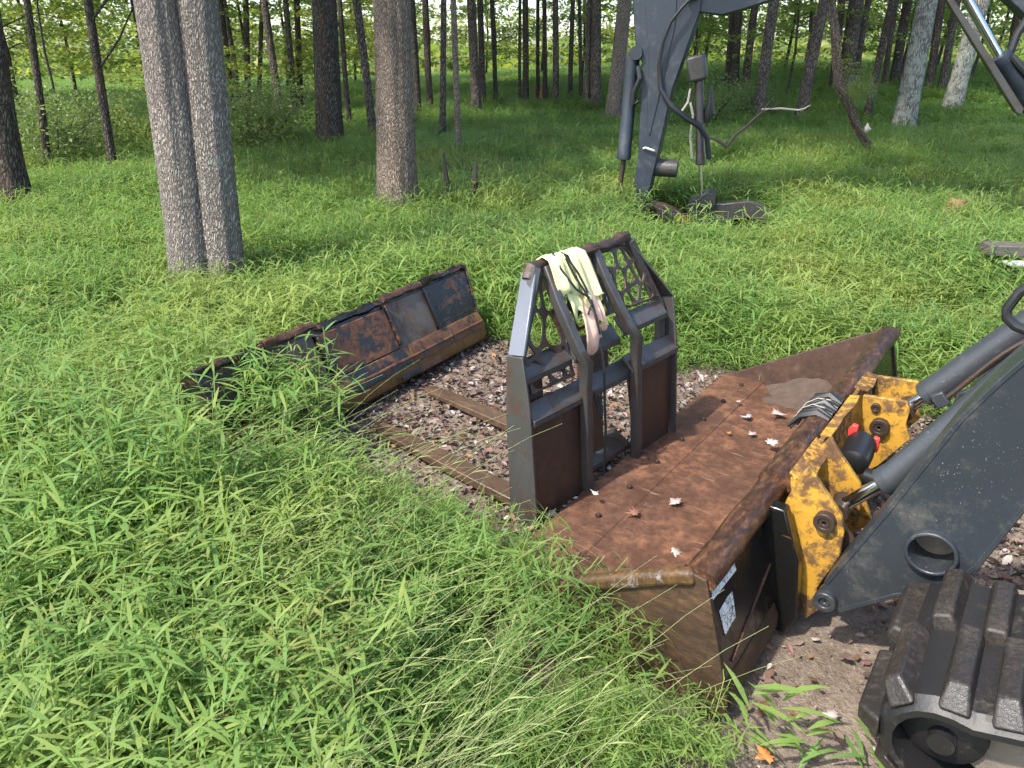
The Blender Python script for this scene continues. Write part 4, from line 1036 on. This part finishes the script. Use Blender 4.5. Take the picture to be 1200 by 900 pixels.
q = MB(); q.cyl(e3(750, 246, -.24), e3(750, 246, -.24)+Vector((0, .48, 0)), .09, 18); q.build('stick_pin', 'thumb_steel', ex)
q = MB(); q.tube([e3(754, 174, -.18), e3(756, 173, -.2), e3(765, 176, -.2), e3(767, 177, -.18)], .012, 6); q.build('grab_loop', 'white_enamel', ex)
# boom lift cylinder with its guard bar, near the right edge
excyl((1122, -22), (1171, 66), (1300, 260), .042, .085, -.45)
MB().prism(epoly([(1100, -14), (1109, -14), (1200, 128), (1196, 135), (1190, 132)], -.6), 1, -.62, -.52).build('cylinder_guard', 'frame_steel', ex, .008)
q = MB(); q.tube([e3(1186, 66, -.52), e3(1196, 78, -.54), e3(1208, 92, -.52)], .03, 8); q.build('hose_fitting', 'hose', ex)
q = MB(); q.tube([e3(1205, 20, -.45), e3(1192, 40, -.45), e3(1184, 62, -.45)], .035, 8); q.build('hydraulic_hose', 'hose', ex)
# body outside the picture
MB().prism([(4.4, .75), (4.3, 1.3), (4.9, 1.5), (5.0, 2.5), (6.3, 2.6), (6.5, 1.7), (7.9, 1.6), (8.0, .8)], 1, -1.1, 1.1).build('house', 'excavator_blue', ex, .05)
for y in (-1.3, .8): MB().prism([(4.3, .35), (4.6, .03), (7.4, .03), (7.7, .35), (7.4, .7), (4.6, .7)], 1, y, y+.5).build('crawler', 'track_rubber', ex, .04)

# ------------------------------------------------------------------ vine, branches, stalks, odds and ends
def wpt(px, py, Y):
    d = ray(px, py); return CP+d*(Y/d.y)
VB = G(1036, 214, .0); Yv = VB.y
q = MB(); path = [wpt(x, y, Yv) for x, y in ((1040, 222), (1032, 200), (1018, 172), (1004, 148), (992, 118), (982, 100), (981, 80), (980, 50), (976, 20), (975, 0), (974, -60), (980, -180))]
tk_ = [(p-VB) for p in path]
for s_ in range(3):
    q.tube([p+Vector((.035*math.sin(i*1.1+s_*2.1), .035*math.cos(i*1.1+s_*2.1), 0)) for i, p in enumerate(tk_)], [.03, .034, .038, .038, .04, .042, .04, .036, .032, .03, .026, .02], 8, wob=.3, seed=s_)
vn = empty('vine', Matrix.Translation(VB), 'thick twisted woody vine curving down from the canopy to the grass', 'vine'); q.build('vine_stem', 'bark_vine', vn)
c = add_mesh('foliage', BUSH[1], None, vn); c.scale = (.25, .25, .4); c.location = wpt(1003, 125, Yv)-VB
def bough(name, pts, rad, m, label, cat='branch', twigs=()):
    b = Vector(pts[0]); q = MB(); q.tube([Vector(p)-b for p in pts], rad, 7, wob=.25)
    for tw, r_ in twigs: q.tube([Vector(p)-b for p in tw], r_, 5)
    o = q.build(name, m); o.location = b; return tag(o, label, cat)
Yb = 9.9
P = lambda x, y, Y=Yb: wpt(x, y, Y)
bough('dead_branch', [P(852, 172), P(862, 158), P(876, 147), P(890, 134), P(905, 126), P(918, 117)], [.02, .02, .018, .015, .01, .005], 'dead_wood', 'dark forked dead branch standing out of the grass right of the excavator thumb cylinder',
      twigs=(([P(890, 134), P(900, 122), P(908, 112)], [.014, .01, .004]), ([P(852, 172), P(840, 164), P(826, 160), P(800, 161)], [.024, .018, .014, .006]), ([P(880, 144), P(895, 130), P(904, 123)], [.012, .01, .004])))
bough('pale_twig', [P(893, 128), P(915, 127), P(936, 129), P(943, 127), P(950, 123)], [.011, .012, .011, .008, .004], 'pale_wood', 'thin pale bare twig in front of the leaning trunks right of the excavator', 'twig')
bough('fallen_log', [P(140, 227, 10.6), P(155, 215, 10.8), P(172, 204, 11), P(190, 190, 11.2)], [.05, .06, .07, .07], 'dead_wood', 'dark fallen log end sticking out left of the twin-stemmed tree', 'log')
bough('bent_branch', [P(492, 170, 14.5), P(505, 162, 14.6), P(518, 154, 14.8), P(522, 147, 14.8)], [.02, .03, .035, .03], 'dead_wood', 'bent dead branch at the foot of the slim straight trunk right of the shaggy-barked tree')
bough('hanging_stem', [P(114, 208, 13.4), P(95, 190, 13.5), P(78, 165, 13.5), P(68, 135, 13.5), P(62, 100, 13.5), P(52, 60, 13.5), P(44, 10, 13.5), P(40, -60, 13.5)], [.02, .022, .022, .02, .02, .02, .018, .012], 'dead_wood', 'thin curving bare stem between the two slim dark trunks on the left', 'stem')
bough('leaning_stick', [P(350, 146, 21), P(358, 138, 21), P(366, 124, 21)], [.03, .03, .02], 'dead_wood', 'short dark leaning stick left of the grooved dark trunk', 'stick')
bough('dead_stalk', [G(527, 268, 0), G(527, 268, 0)+Vector((.01, 0, .35)), G(527, 268, 0)+Vector((-.02, 0, .6)), G(527, 268, 0)+Vector((-.04, 0, .85))], [.035, .04, .03, .012], 'dead_wood', 'left and paler of two dead weed stalks in the grass behind the tilted bucket', 'stalk')
bough('dead_stalk', [G(557, 265, 0), G(557, 265, 0)+Vector((.0, 0, .4)), G(557, 265, 0)+Vector((.02, 0, .7))], [.035, .04, .02], 'dead_wood', 'right and darker of two dead weed stalks in the grass behind the tilted bucket', 'stalk')
sb = GT(634, 122); q = MB(); q.tube([(0, 0, -.1), (0, 0, .3), (.05, 0, .45), (.02, 0, .5)], [.28, .22, .2, .08], 12, wob=.5, seed=5); o = q.build('stump', 'stump_wood'); o.location = sb; tag(o, 'reddish brown broken stump in the grass below the bright sky gap', 'stump')
sb = G(1108, 285, 0); q = MB(); q.tube([(0, 0, -.05), (0, 0, .3), (.02, 0, .46)], [.13, .11, .08], 10, wob=.35, seed=9); o = q.build('stump', 'stump_wood'); o.location = sb; tag(o, 'small brown stump in the grass left of the steel beam', 'stump')
b0 = G(1152, 297, .44); b1 = G(1320, 301, .44)
bm_ = empty('steel_beam', Matrix.Translation(b0), 'brown steel beam lying in the grass at the right picture edge', 'beam')
q = MB(); d = (b1-b0).normalized(); pz = Vector((-d.y, d.x, 0))
q.add([p+pz*s_*.09+Vector((0, 0, z)) for p in (Vector((0, 0, 0)), b1-b0) for s_, z in ((-1, 0), (1, 0), (1, .08), (-1, .08))], [(0, 1, 2, 3), (7, 6, 5, 4), (0, 4, 5, 1), (1, 5, 6, 2), (2, 6, 7, 3), (3, 7, 4, 0)]); q.build('web', 'grey_beam', bm_, .006)
q = MB(); q.add([p+pz*s_*.07-pz*.12+Vector((0, 0, z-.05)) for p in (d*.12, b1-b0) for s_, z in ((-1, 0), (1, 0), (1, .02), (-1, .02))], [(0, 1, 2, 3), (7, 6, 5, 4), (0, 4, 5, 1), (1, 5, 6, 2), (2, 6, 7, 3), (3, 7, 4, 0)]); q.build('lower_flange', 'white_enamel', bm_, .004)

# ------------------------------------------------------------------ leaf litter on the bare ground (one mass) and single leaves one can count
LCOL = [(.22, .13, .09), (.32, .21, .16), (.4, .28, .24), (.46, .38, .33), (.16, .08, .06), (.3, .14, .12), (.6, .54, .5), (.36, .18, .07), (.13, .085, .065), (.5, .4, .33)]
def litter():
    vs, fs, cs = [], [], []
    xs = rng.uniform(-1.6, 3.2, 60000); ys = rng.uniform(.3, 5.0, 60000)
    cnt = 0
    for x, y in zip(xs, ys):
        if not inpoly(x, y, DIRT) or cnt > 16000: continue
        front = y < 2.1
        if front and rng.random() < .85: continue
        s_ = (.006+.02*rng.random()**2.5); a = rng.random()*6.28; z = terrain(x, y)+.0+.012*rng.random(); tl = rng.normal(0, .35, 2); cur = rng.uniform(-.3, .9)*s_
        o = len(vs); c = LCOL[rng.integers(0, len(LCOL))]; k = rng.uniform(.28, .85)
        for (u, v_, h) in ((-1, 0, .3), (-.3, .55, 1), (.5, .5, .6), (1.1, 0, 0.2), (.5, -.5, .8), (-.3, -.6, 1), (0, 0, 0)):
            X = u*math.cos(a)-v_*math.sin(a); Y = u*math.sin(a)+v_*math.cos(a)
            vs.append((x+X*s_, y+Y*s_, z+h*cur+s_*(u*tl[0]+v_*tl[1])+.004)); cs += [c[0]*k, c[1]*k, c[2]*k, 1]
        fs += [(o, o+6, o+1), (o+1, o+6, o+2), (o+2, o+6, o+3), (o+3, o+6, o+4), (o+4, o+6, o+5), (o+5, o+6, o)]
        cnt += 1
    me = bpy.data.meshes.new('leaf_litter'); me.from_pydata(vs, [], fs); a = me.color_attributes.new('lc', 'FLOAT_COLOR', 'POINT'); a.data.foreach_set('color', cs)
    o = add_mesh('leaf_litter', me, 'litter'); tag(o, 'brown and pale dead leaves littering the bare ground around the forks', 'leaf litter', kind='stuff')
litter()
def maple(px, py, z, s_, col, rot, curl, label, name='fallen_leaf', grp='single fallen leaves'):
    lobes = [(0, -.5), (.12, -.3), (.5, -.42), (.42, -.18), (.85, -.05), (.5, .12), (.62, .42), (.3, .32), (.22, .55), (0, 1.0), (-.22, .55), (-.3, .32), (-.62, .42), (-.5, .12), (-.85, -.05), (-.42, -.18), (-.5, -.42), (-.12, -.3)]
    vs = [(0, 0, 0)]; fs = []
    sx_, sy_ = random.uniform(.6, 1.1), random.uniform(.8, 1.15)
    for (u, v_) in lobes:
        u *= sx_*random.uniform(.75, 1.15); v_ *= sy_*random.uniform(.75, 1.15); r_ = u*u+v_*v_; vs.append((u*s_, v_*s_, curl*.8*s_*(u*u*1.2+v_*v_*.6)+.12*s_*noise.noise(Vector((u*3, v_*3, px)))))
    n = len(lobes); fs = [(0, i+1, (i+1) % n+1) for i in range(n)]
    me = bpy.data.meshes.new(name); me.from_pydata(vs, [], fs); a = me.color_attributes.new('lc', 'FLOAT_COLOR', 'POINT'); a.data.foreach_set('color', [*col, 1]*(n+1))
    me.polygons.foreach_set('use_smooth', [True]*n)
    o = add_mesh(name, me, 'litter'); p = G(px, py, z); o.location = p; o.rotation_euler = (random.uniform(-.25, .25), random.uniform(-.25, .25), rot); s2 = o.modifiers.new('thick', 'SOLIDIFY'); s2.thickness = .0012
    return tag(o, label, 'leaf', grp)
PINK = (.5, .39, .36); BRN = (.24, .1, .06)
maple(792, 588, .062, 0.053, PINK, .4, .25, 'pale pink lobed leaf alone in the middle of the rusty bucket floor')
maple(744, 600, .064, 0.050, BRN, 1.9, .55, 'curled dark brown leaf on the near left of the bucket floor')
maple(792, 646, .16, 0.045, (.5, .42, .38), 2.9, .4, 'crumpled pale leaf against the near bucket lip')
maple(877, 488, .065, 0.048, (.5, .5, .56), 1.1, .3, 'pale bluish leaf in the far part of the bucket floor')
maple(913, 484, .07, 0.060, PINK, 2.2, .3, 'largest pale leaf by the mud in the far bucket corner')
maple(882, 508, .065, 0.036, PINK, .2, .2, 'small pale leaf below the bluish one on the bucket floor')
maple(905, 518, .1, 0.054, (.6, .52, .5), 3.0, .35, 'pale leaf lying against the torn rubber on the bucket lip')
maple(866, 470, .07, 0.024, (.62, .55, .5), 1.4, .3, 'tiny pale leaf at the far cutting edge of the bucket')
maple(855, 507, .062, 0.021, (.45, .2, .05), .8, .3, 'tiny orange leaf in the middle of the far bucket floor')
maple(698, 578, .1, 0.030, (.75, .72, .68), .8, .3, 'small white leaf at the near end of the cutting edge')
maple(762, 505, .03, 0.045, PINK, 2.4, .4, 'pale leaf on the ground between the fork frame and the cutting edge')
maple(897, 884, .03, 0.045, (.62, .2, .04), 2.0, .6, 'bright orange curled leaf on the soil at the bottom edge')
maple(975, 838, .02, 0.045, (.6, .5, .45), 1.0, .4, 'pale leaf on the soil left of the rubber track')
maple(640, 458, .02, 0.075, (.5, .36, .28), 2.0, .2, 'large tan leaf on the ground seen through the fork frame')
maple(700, 460, .02, 0.060, (.7, .62, .55), 2.0, .3, 'pale leaf on the ground behind the fork frame centre')
maple(1016, 152, .12, 0.000, (.8, .7, .62), 0, .2, 'x') if False else None
o = maple(1015, 152, 0, .1, (.78, .66, .58), .3, .2, 'large pale dry leaf caught on the twisted vine'); o.location = wpt(1016, 151, Yv-.15); o.rotation_euler = (R(80), 0, .3)

# ------------------------------------------------------------------ grass: clumps scattered as one mass
GR = bpy.data.collections.new('grass_clumps')
def leaf(m, p, d, L, wd, droop, tint, segs=3):
    d = Vector(d).normalized(); side = d.cross(Vector((0, 0, 1)))
    side = side.normalized() if side.length > .05 else Vector((1, 0, 0))
    o = len(m.v); p = Vector(p)
    wp = [.25, 1.0, .75, 0] if segs == 3 else [.3, 1., 0]
    for i in range(segs+1):
        t = i/segs; c = p+d*(L*t)+Vector((0, 0, -droop*L*t*t)); wv = wd*.5*wp[i]
        if i == segs: m.v.append(tuple(c)); m.attr.append(tint)
        else: m.v += [tuple(c+side*wv), tuple(c-side*wv)]; m.attr += [tint]*2
    for i in range(segs-1): m.f.append((o+2*i, o+2*i+1, o+2*i+3, o+2*i+2))
    i = segs-1; m.f.append((o+2*i, o+2*i+1, o+2*i+2))
def clump(stems, hh, L, wd, nl, spread, rs, segs=3, droop=.35, stemw=.0016, lean=(0, 0)):
    m = MB()
    for s_ in range(stems):
        a = rs.random()*6.28; r_ = spread*math.sqrt(rs.random()); b = Vector((math.cos(a)*r_, math.sin(a)*r_, 0))
        ta = rs.random()*6.28; tl = rs.uniform(.1, .55); h = hh*rs.uniform(.6, 1.1)
        tip = b+Vector((math.cos(ta)*tl*h+lean[0]*h, math.sin(ta)*tl*h+lean[1]*h, h)); mid = b*.8+(tip-b)*.5+Vector((0, 0, .1*h))+b*.2
        at = lambda t: b*(1-t)**2+mid*2*t*(1-t)+tip*t*t
        side = (tip-b).cross(Vector((0, 0, 1))); side = side.normalized() if side.length > .01 else Vector((1, 0, 0))
        o = len(m.v); tint0 = rs.random()**2*.7
        for i in range(4):
            t = i/3; c = at(t); m.v += [tuple(c+side*stemw), tuple(c-side*stemw)]; m.attr += [min(1, tint0+.35)]*2
        for i in range(3): m.f.append((o+2*i, o+2*i+1, o+2*i+3, o+2*i+2))
        la = rs.random()*6.28
        for k in range(nl):
            t = .22+.78*(k+rs.random()*.5)/nl; c = at(min(1, t)); la += 2.4+rs.uniform(-.5, .5)
            up = rs.uniform(-.1, .75)
            leaf(m, c, (math.cos(la), math.sin(la), up), L*rs.uniform(.6, 1.2), wd*rs.uniform(.7, 1.2), droop*rs.uniform(.3, 1.5), min(1, max(0, tint0*.6+rs.random()**3*.8)), segs)
    return m
def proto(name, m, mt):
    me = m.mesh(name, 0, fix=False); me.materials.append(MATS[mt]); me.polygons.foreach_set('use_smooth', [True]*len(me.polygons))
    a = me.attributes.new('tint', 'FLOAT', 'POINT'); a.data.foreach_set('value', m.attr)
    o = bpy.data.objects.new(name, me); GR.objects.link(o)
rs = random.Random(3)
def patch(side, n, hh, L, wd, nl, rs, segs, stemw=.0016):
    m = MB()
    for k in range(n):
        x, y = rs.uniform(-side/2, side/2), rs.uniform(-side/2, side/2)
        f_ = 1+.35*noise.noise(Vector((x*2.2+n, y*2.2, 3)))
        q = clump(1, hh*f_*rs.uniform(.75, 1.15), L, wd, nl, .01, rs, segs, stemw=stemw)
        o = len(m.v); m.v += [(a+x, b+y, c) for a, b, c in q.v]; m.f += [tuple(i+o for i in f) for f in q.f]; m.attr += q.attr
    return m
for i in range(8): proto('a_near_%02d' % i, clump(6, .4, .1, .0092, 11, .1, rs), 'grass_leaf')                      # 0-7
for i in range(6): proto('b_mid_%02d' % i, clump(9, .42, .165, .012, 7, .2, rs, 3), 'grass_leaf')                     # 8-13
for i in range(5): proto('c_far_%02d' % i, patch(1.5, 420, .3, .16, .019, 5, rs, 2, .002), 'grass_far')               # 14-18
def straws(rs):
    m = MB()
    for k in range(3):
        L = rs.uniform(.55, .95); az = rs.gauss(.55, .3); el = rs.uniform(.4, .8); b = Vector((rs.uniform(-.1, .1), rs.uniform(-.1, .1), .05))
        d = Vector((math.cos(az)*math.cos(el), math.sin(az)*math.cos(el), math.sin(el))); o = len(m.v); sd_ = d.cross(Vector((0, 0, 1))).normalized()
        for i in range(6):
            t = i/5; c = b+d*L*t+Vector((.1*t*t*L, 0, -.25*t*t*L)); wv = .0011*(1-.4*t); m.v += [tuple(c+sd_*wv), tuple(c-sd_*wv), tuple(c+Vector((0, 0, wv*1.4)))]; m.attr += [rs.random()*.5+.3]*3
        for i in range(5):
            a_ = o+3*i
            for j in range(3): m.f.append((a_+j, a_+(j+1) % 3, a_+3+(j+1) % 3, a_+3+j))
        for j in range(1):
            t = rs.uniform(.2, .6); c = b+d*L*t+Vector((.1*t*t*L, 0, -.25*t*t*L)); leaf(m, c, (math.cos(az+rs.uniform(-1, 1)), math.sin(az+rs.uniform(-1, 1)), rs.uniform(0, .4)), .08*rs.uniform(.7, 1.2), .006, .3, .3)
    return m
for i in range(5): proto('d_straw_%02d' % i, straws(rs), 'straw')                                                            # 19-23
def broad(rs):
    m = MB()
    for k in range(9):
        a = rs.random()*6.28; leaf(m, (0, 0, .02+.03*k), (math.cos(a), math.sin(a), rs.uniform(.2, 1.2)), rs.uniform(.1, .2), rs.uniform(.014, .022), rs.uniform(.2, .6), rs.random()*.3)
    return m
for i in range(3): proto('e_broad_%02d' % i, broad(rs), 'grass_leaf')
for i in range(5): proto('f_nearpatch_%02d' % i, patch(.8, 560, .44, .105, .0092, 11, rs, 3), 'grass_leaf')    # 27-31
for i in range(5): proto('g_midpatch_%02d' % i, patch(1.0, 520, .42, .165, .012, 7, rs, 3), 'grass_leaf')    # 32-36
                                                      # 24-26

pts, rot, scl, idx = [], [], [], []
def put(x, y, z, s_, k, tilt=(0, 0), rz=None):
    pts.append((x, y, z)); rot.append((tilt[0], tilt[1], random.random()*6.28 if rz is None else rz)); scl.append(s_); idx.append(k)
fbl = lambda x, y: (OMi @ Vector((x, y, 0)))
def blocked(x, y):
    if inpoly(x, y, DIRT): return True
    p = fbl(x, y)
    if -1.75 < p.x < .12 and -.12 < p.y < .5: return True
    for tx, ty, tr in tree_xy:
        if (x-tx)**2+(y-ty)**2 < (tr*.95)**2: return True
    return False
nE = 0
thumb_c = E0+Vector((.7, -.35, 0))
def small_zone(x, y):
    if dpoly(x, y, DIRT) < .75 or inpoly(x, y, DIRT): return True
    p = fbl(x, y)
    if -2.6 < p.x < .9 and -.9 < p.y < 1.2: return True
    if (x-thumb_c.x)**2+(y-thumb_c.y)**2 < 1.9**2: return True
    return False
# patches over the open ground
def carpet(x0, x1, y0, y1, step, ids, test, hs=1.0):
    y = y0
    while y < y1:
        x = x0(y)
        while x < x1(y):
            px_, py_ = x+random.uniform(-.2, .2)*step, y+random.uniform(-.2, .2)*step
            if test(px_, py_) and not small_zone(px_, py_):
                s_ = hs*random.uniform(.88, 1.15)*(1+.22*noise.noise(Vector((px_*.6, py_*.6, 5))))
                if -3 < px_ < -.7 and 1.6 < py_ < 3.6: s_ *= 1.2
                put(px_, py_, terrain(px_, py_)-.02, s_, random.choice(ids), (random.gauss(0, .03), random.gauss(0, .03)), random.randrange(4)*math.pi/2+random.gauss(0, .2))
            x += step
        y += step
carpet(lambda y: -(.8*max(0, y)+2.2), lambda y: .8*max(0, y)+2.2, -.6, 3.9, .6, range(27, 32), lambda x, y: math.hypot(x, y) > 1.05)
carpet(lambda y: -(.78*y+2), lambda y: .78*y+2, 3.9, 14, .72, range(32, 37), lambda x, y: True)
carpet(lambda y: -(.8*y+3), lambda y: .8*y+3, 14, 50, 1.15, range(14, 19), lambda x, y: True, 1.0)
# single clumps along every edge
for k in range(20000):
    y = random.uniform(.3, 11.5); hw = .8*max(0, y)+1.9; x = random.uniform(-hw, hw)
    if math.hypot(x, y) < .6 or blocked(x, y) or not small_zone(x, y): continue
    d = dpoly(x, y, DIRT) if y < 6 else 1
    s_ = ((.42 if y > 2.75 else .66)+(.58 if y > 2.75 else .34)*sstep(0, .6, d))*random.uniform(.8, 1.2)*(1+.18*noise.noise(Vector((x*1.3, y*1.3, 5))))
    tz_ = EMi @ Vector((x, y, 0))
    if -.1 < tz_.x < 1.7 and -1.5 < tz_.y < .25: s_ *= .26+.3*max(0, -tz_.y-.35)
    # grass in front of the near fork and the bucket corner stays low
    p = FMi @ Vector((x, y, 0))
    if -.75 < p.x < -.4 and .1 < p.y < 1.6: s_ *= .55
    p = BMi @ Vector((x, y, 0))
    if p.x < 0 and p.y < .8: s_ *= .45 if p.y < .5 else .7
    put(x, y, terrain(x, y)-.02, s_, random.randrange(8) if y < 3.3 else 8+random.randrange(6), (random.gauss(0, .1), random.gauss(.1, .1)))
# long straw-coloured stalks swept to the right in the foreground
for k in range(480):
    y = random.uniform(.5, 3.3); x = random.uniform(-2.8, .1)
    if math.hypot(x, y) < .8 or blocked(x, y): continue
    if x > -.45 and y > 1.7: continue
    if dpoly(x, y, DIRT) < .3: continue
    put(x, y, .1, random.uniform(.65, 1.05), 19+random.randrange(5), (0, 0), random.gauss(0, .3))
# plants leaning over the bucket corner and the soil by the track
for (px, py) in ((560, 705), (575, 715), (590, 735), (612, 752), (636, 768), (660, 790), (548, 690), (690, 815)):
    for j in range(3):
        p = G(px+random.uniform(-20, 20), py+random.uniform(-15, 15), 0); 
        put(p.x, p.y, 0, random.uniform(.85, 1.15), random.randrange(8), (random.gauss(-.05, .1), random.gauss(.4, .12)), random.gauss(0, .5))
for (px, py) in ((560, 850), (600, 830), (640, 850), (670, 830), (700, 870), (740, 880), (780, 885), (820, 895), (620, 890), (660, 890), (720, 900), (580, 890), (690, 845), (760, 860)):
    for j in range(4):
        p = G(px+random.uniform(-22, 22), py+random.uniform(-12, 20), 0); put(p.x, p.y, 0, random.uniform(.42, .62), random.randrange(8), (random.gauss(0, .12), random.gauss(.2, .12)), random.gauss(0, .6))
for (px, py) in ((225, 500), (250, 515), (275, 520), (300, 525), (325, 520), (350, 515), (240, 480), (210, 480), (380, 520), (290, 505)):
    for j in range(5):
        p = G(px+random.uniform(-18, 18), py+random.uniform(-8, 16), 0); put(p.x, p.y, 0, random.uniform(1.15, 1.6), random.randrange(8), (random.gauss(0, .1), random.gauss(.05, .1)))
for (px, py) in ((1100, 890), (1150, 900), (1190, 880), (905, 880), (870, 880), (935, 905), (1075, 905), (1010, 905)):
    p = G(px, py, 0)
    if dpoly(p.x, p.y, DIRT) < 1.4: put(p.x, p.y, 0, random.uniform(.7, 1.0), 24+random.randrange(3))
me = bpy.data.meshes.new('stiltgrass'); me.from_pydata(pts, [], [])
for nm, ty, dt, key in (('g_rot', 'FLOAT_VECTOR', rot, 'vector'), ('g_scale', 'FLOAT', scl, 'value'), ('g_idx', 'INT', idx, 'value')):
    a = me.attributes.new(nm, ty, 'POINT'); a.data.foreach_set(key, np.array(dt).ravel())
go = bpy.data.objects.new('stiltgrass', me); COL.objects.link(go)
tag(go, 'tall bright green leafy grass covering the ground around the machines', 'grass', kind='stuff')
ng = bpy.data.node_groups.new('scatter', 'GeometryNodeTree')
ng.interface.new_socket('Geometry', in_out='INPUT', socket_type='NodeSocketGeometry'); ng.interface.new_socket('Geometry', in_out='OUTPUT', socket_type='NodeSocketGeometry')
gi = ng.nodes.new('NodeGroupInput'); gout = ng.nodes.new('NodeGroupOutput'); ip = ng.nodes.new('GeometryNodeInstanceOnPoints'); ci = ng.nodes.new('GeometryNodeCollectionInfo')
ci.inputs['Collection'].default_value = GR; ci.inputs['Separate Children'].default_value = True; ci.inputs['Reset Children'].default_value = True
def named(n_, ty):
    a = ng.nodes.new('GeometryNodeInputNamedAttribute'); a.data_type = ty; a.inputs['Name'].default_value = n_; return a.outputs['Attribute']
e2r = ng.nodes.new('FunctionNodeEulerToRotation'); L_ = ng.links.new
L_(gi.outputs[0], ip.inputs['Points']); L_(ci.outputs[0], ip.inputs['Instance']); ip.inputs['Pick Instance'].default_value = True
L_(named('g_idx', 'INT'), ip.inputs['Instance Index']); L_(named('g_rot', 'FLOAT_VECTOR'), e2r.inputs[0]); L_(e2r.outputs[0], ip.inputs['Rotation']); L_(named('g_scale', 'FLOAT'), ip.inputs['Scale'])
L_(ip.outputs[0], gout.inputs[0])
gm = go.modifiers.new('scatter', 'NODES'); gm.node_group = ng
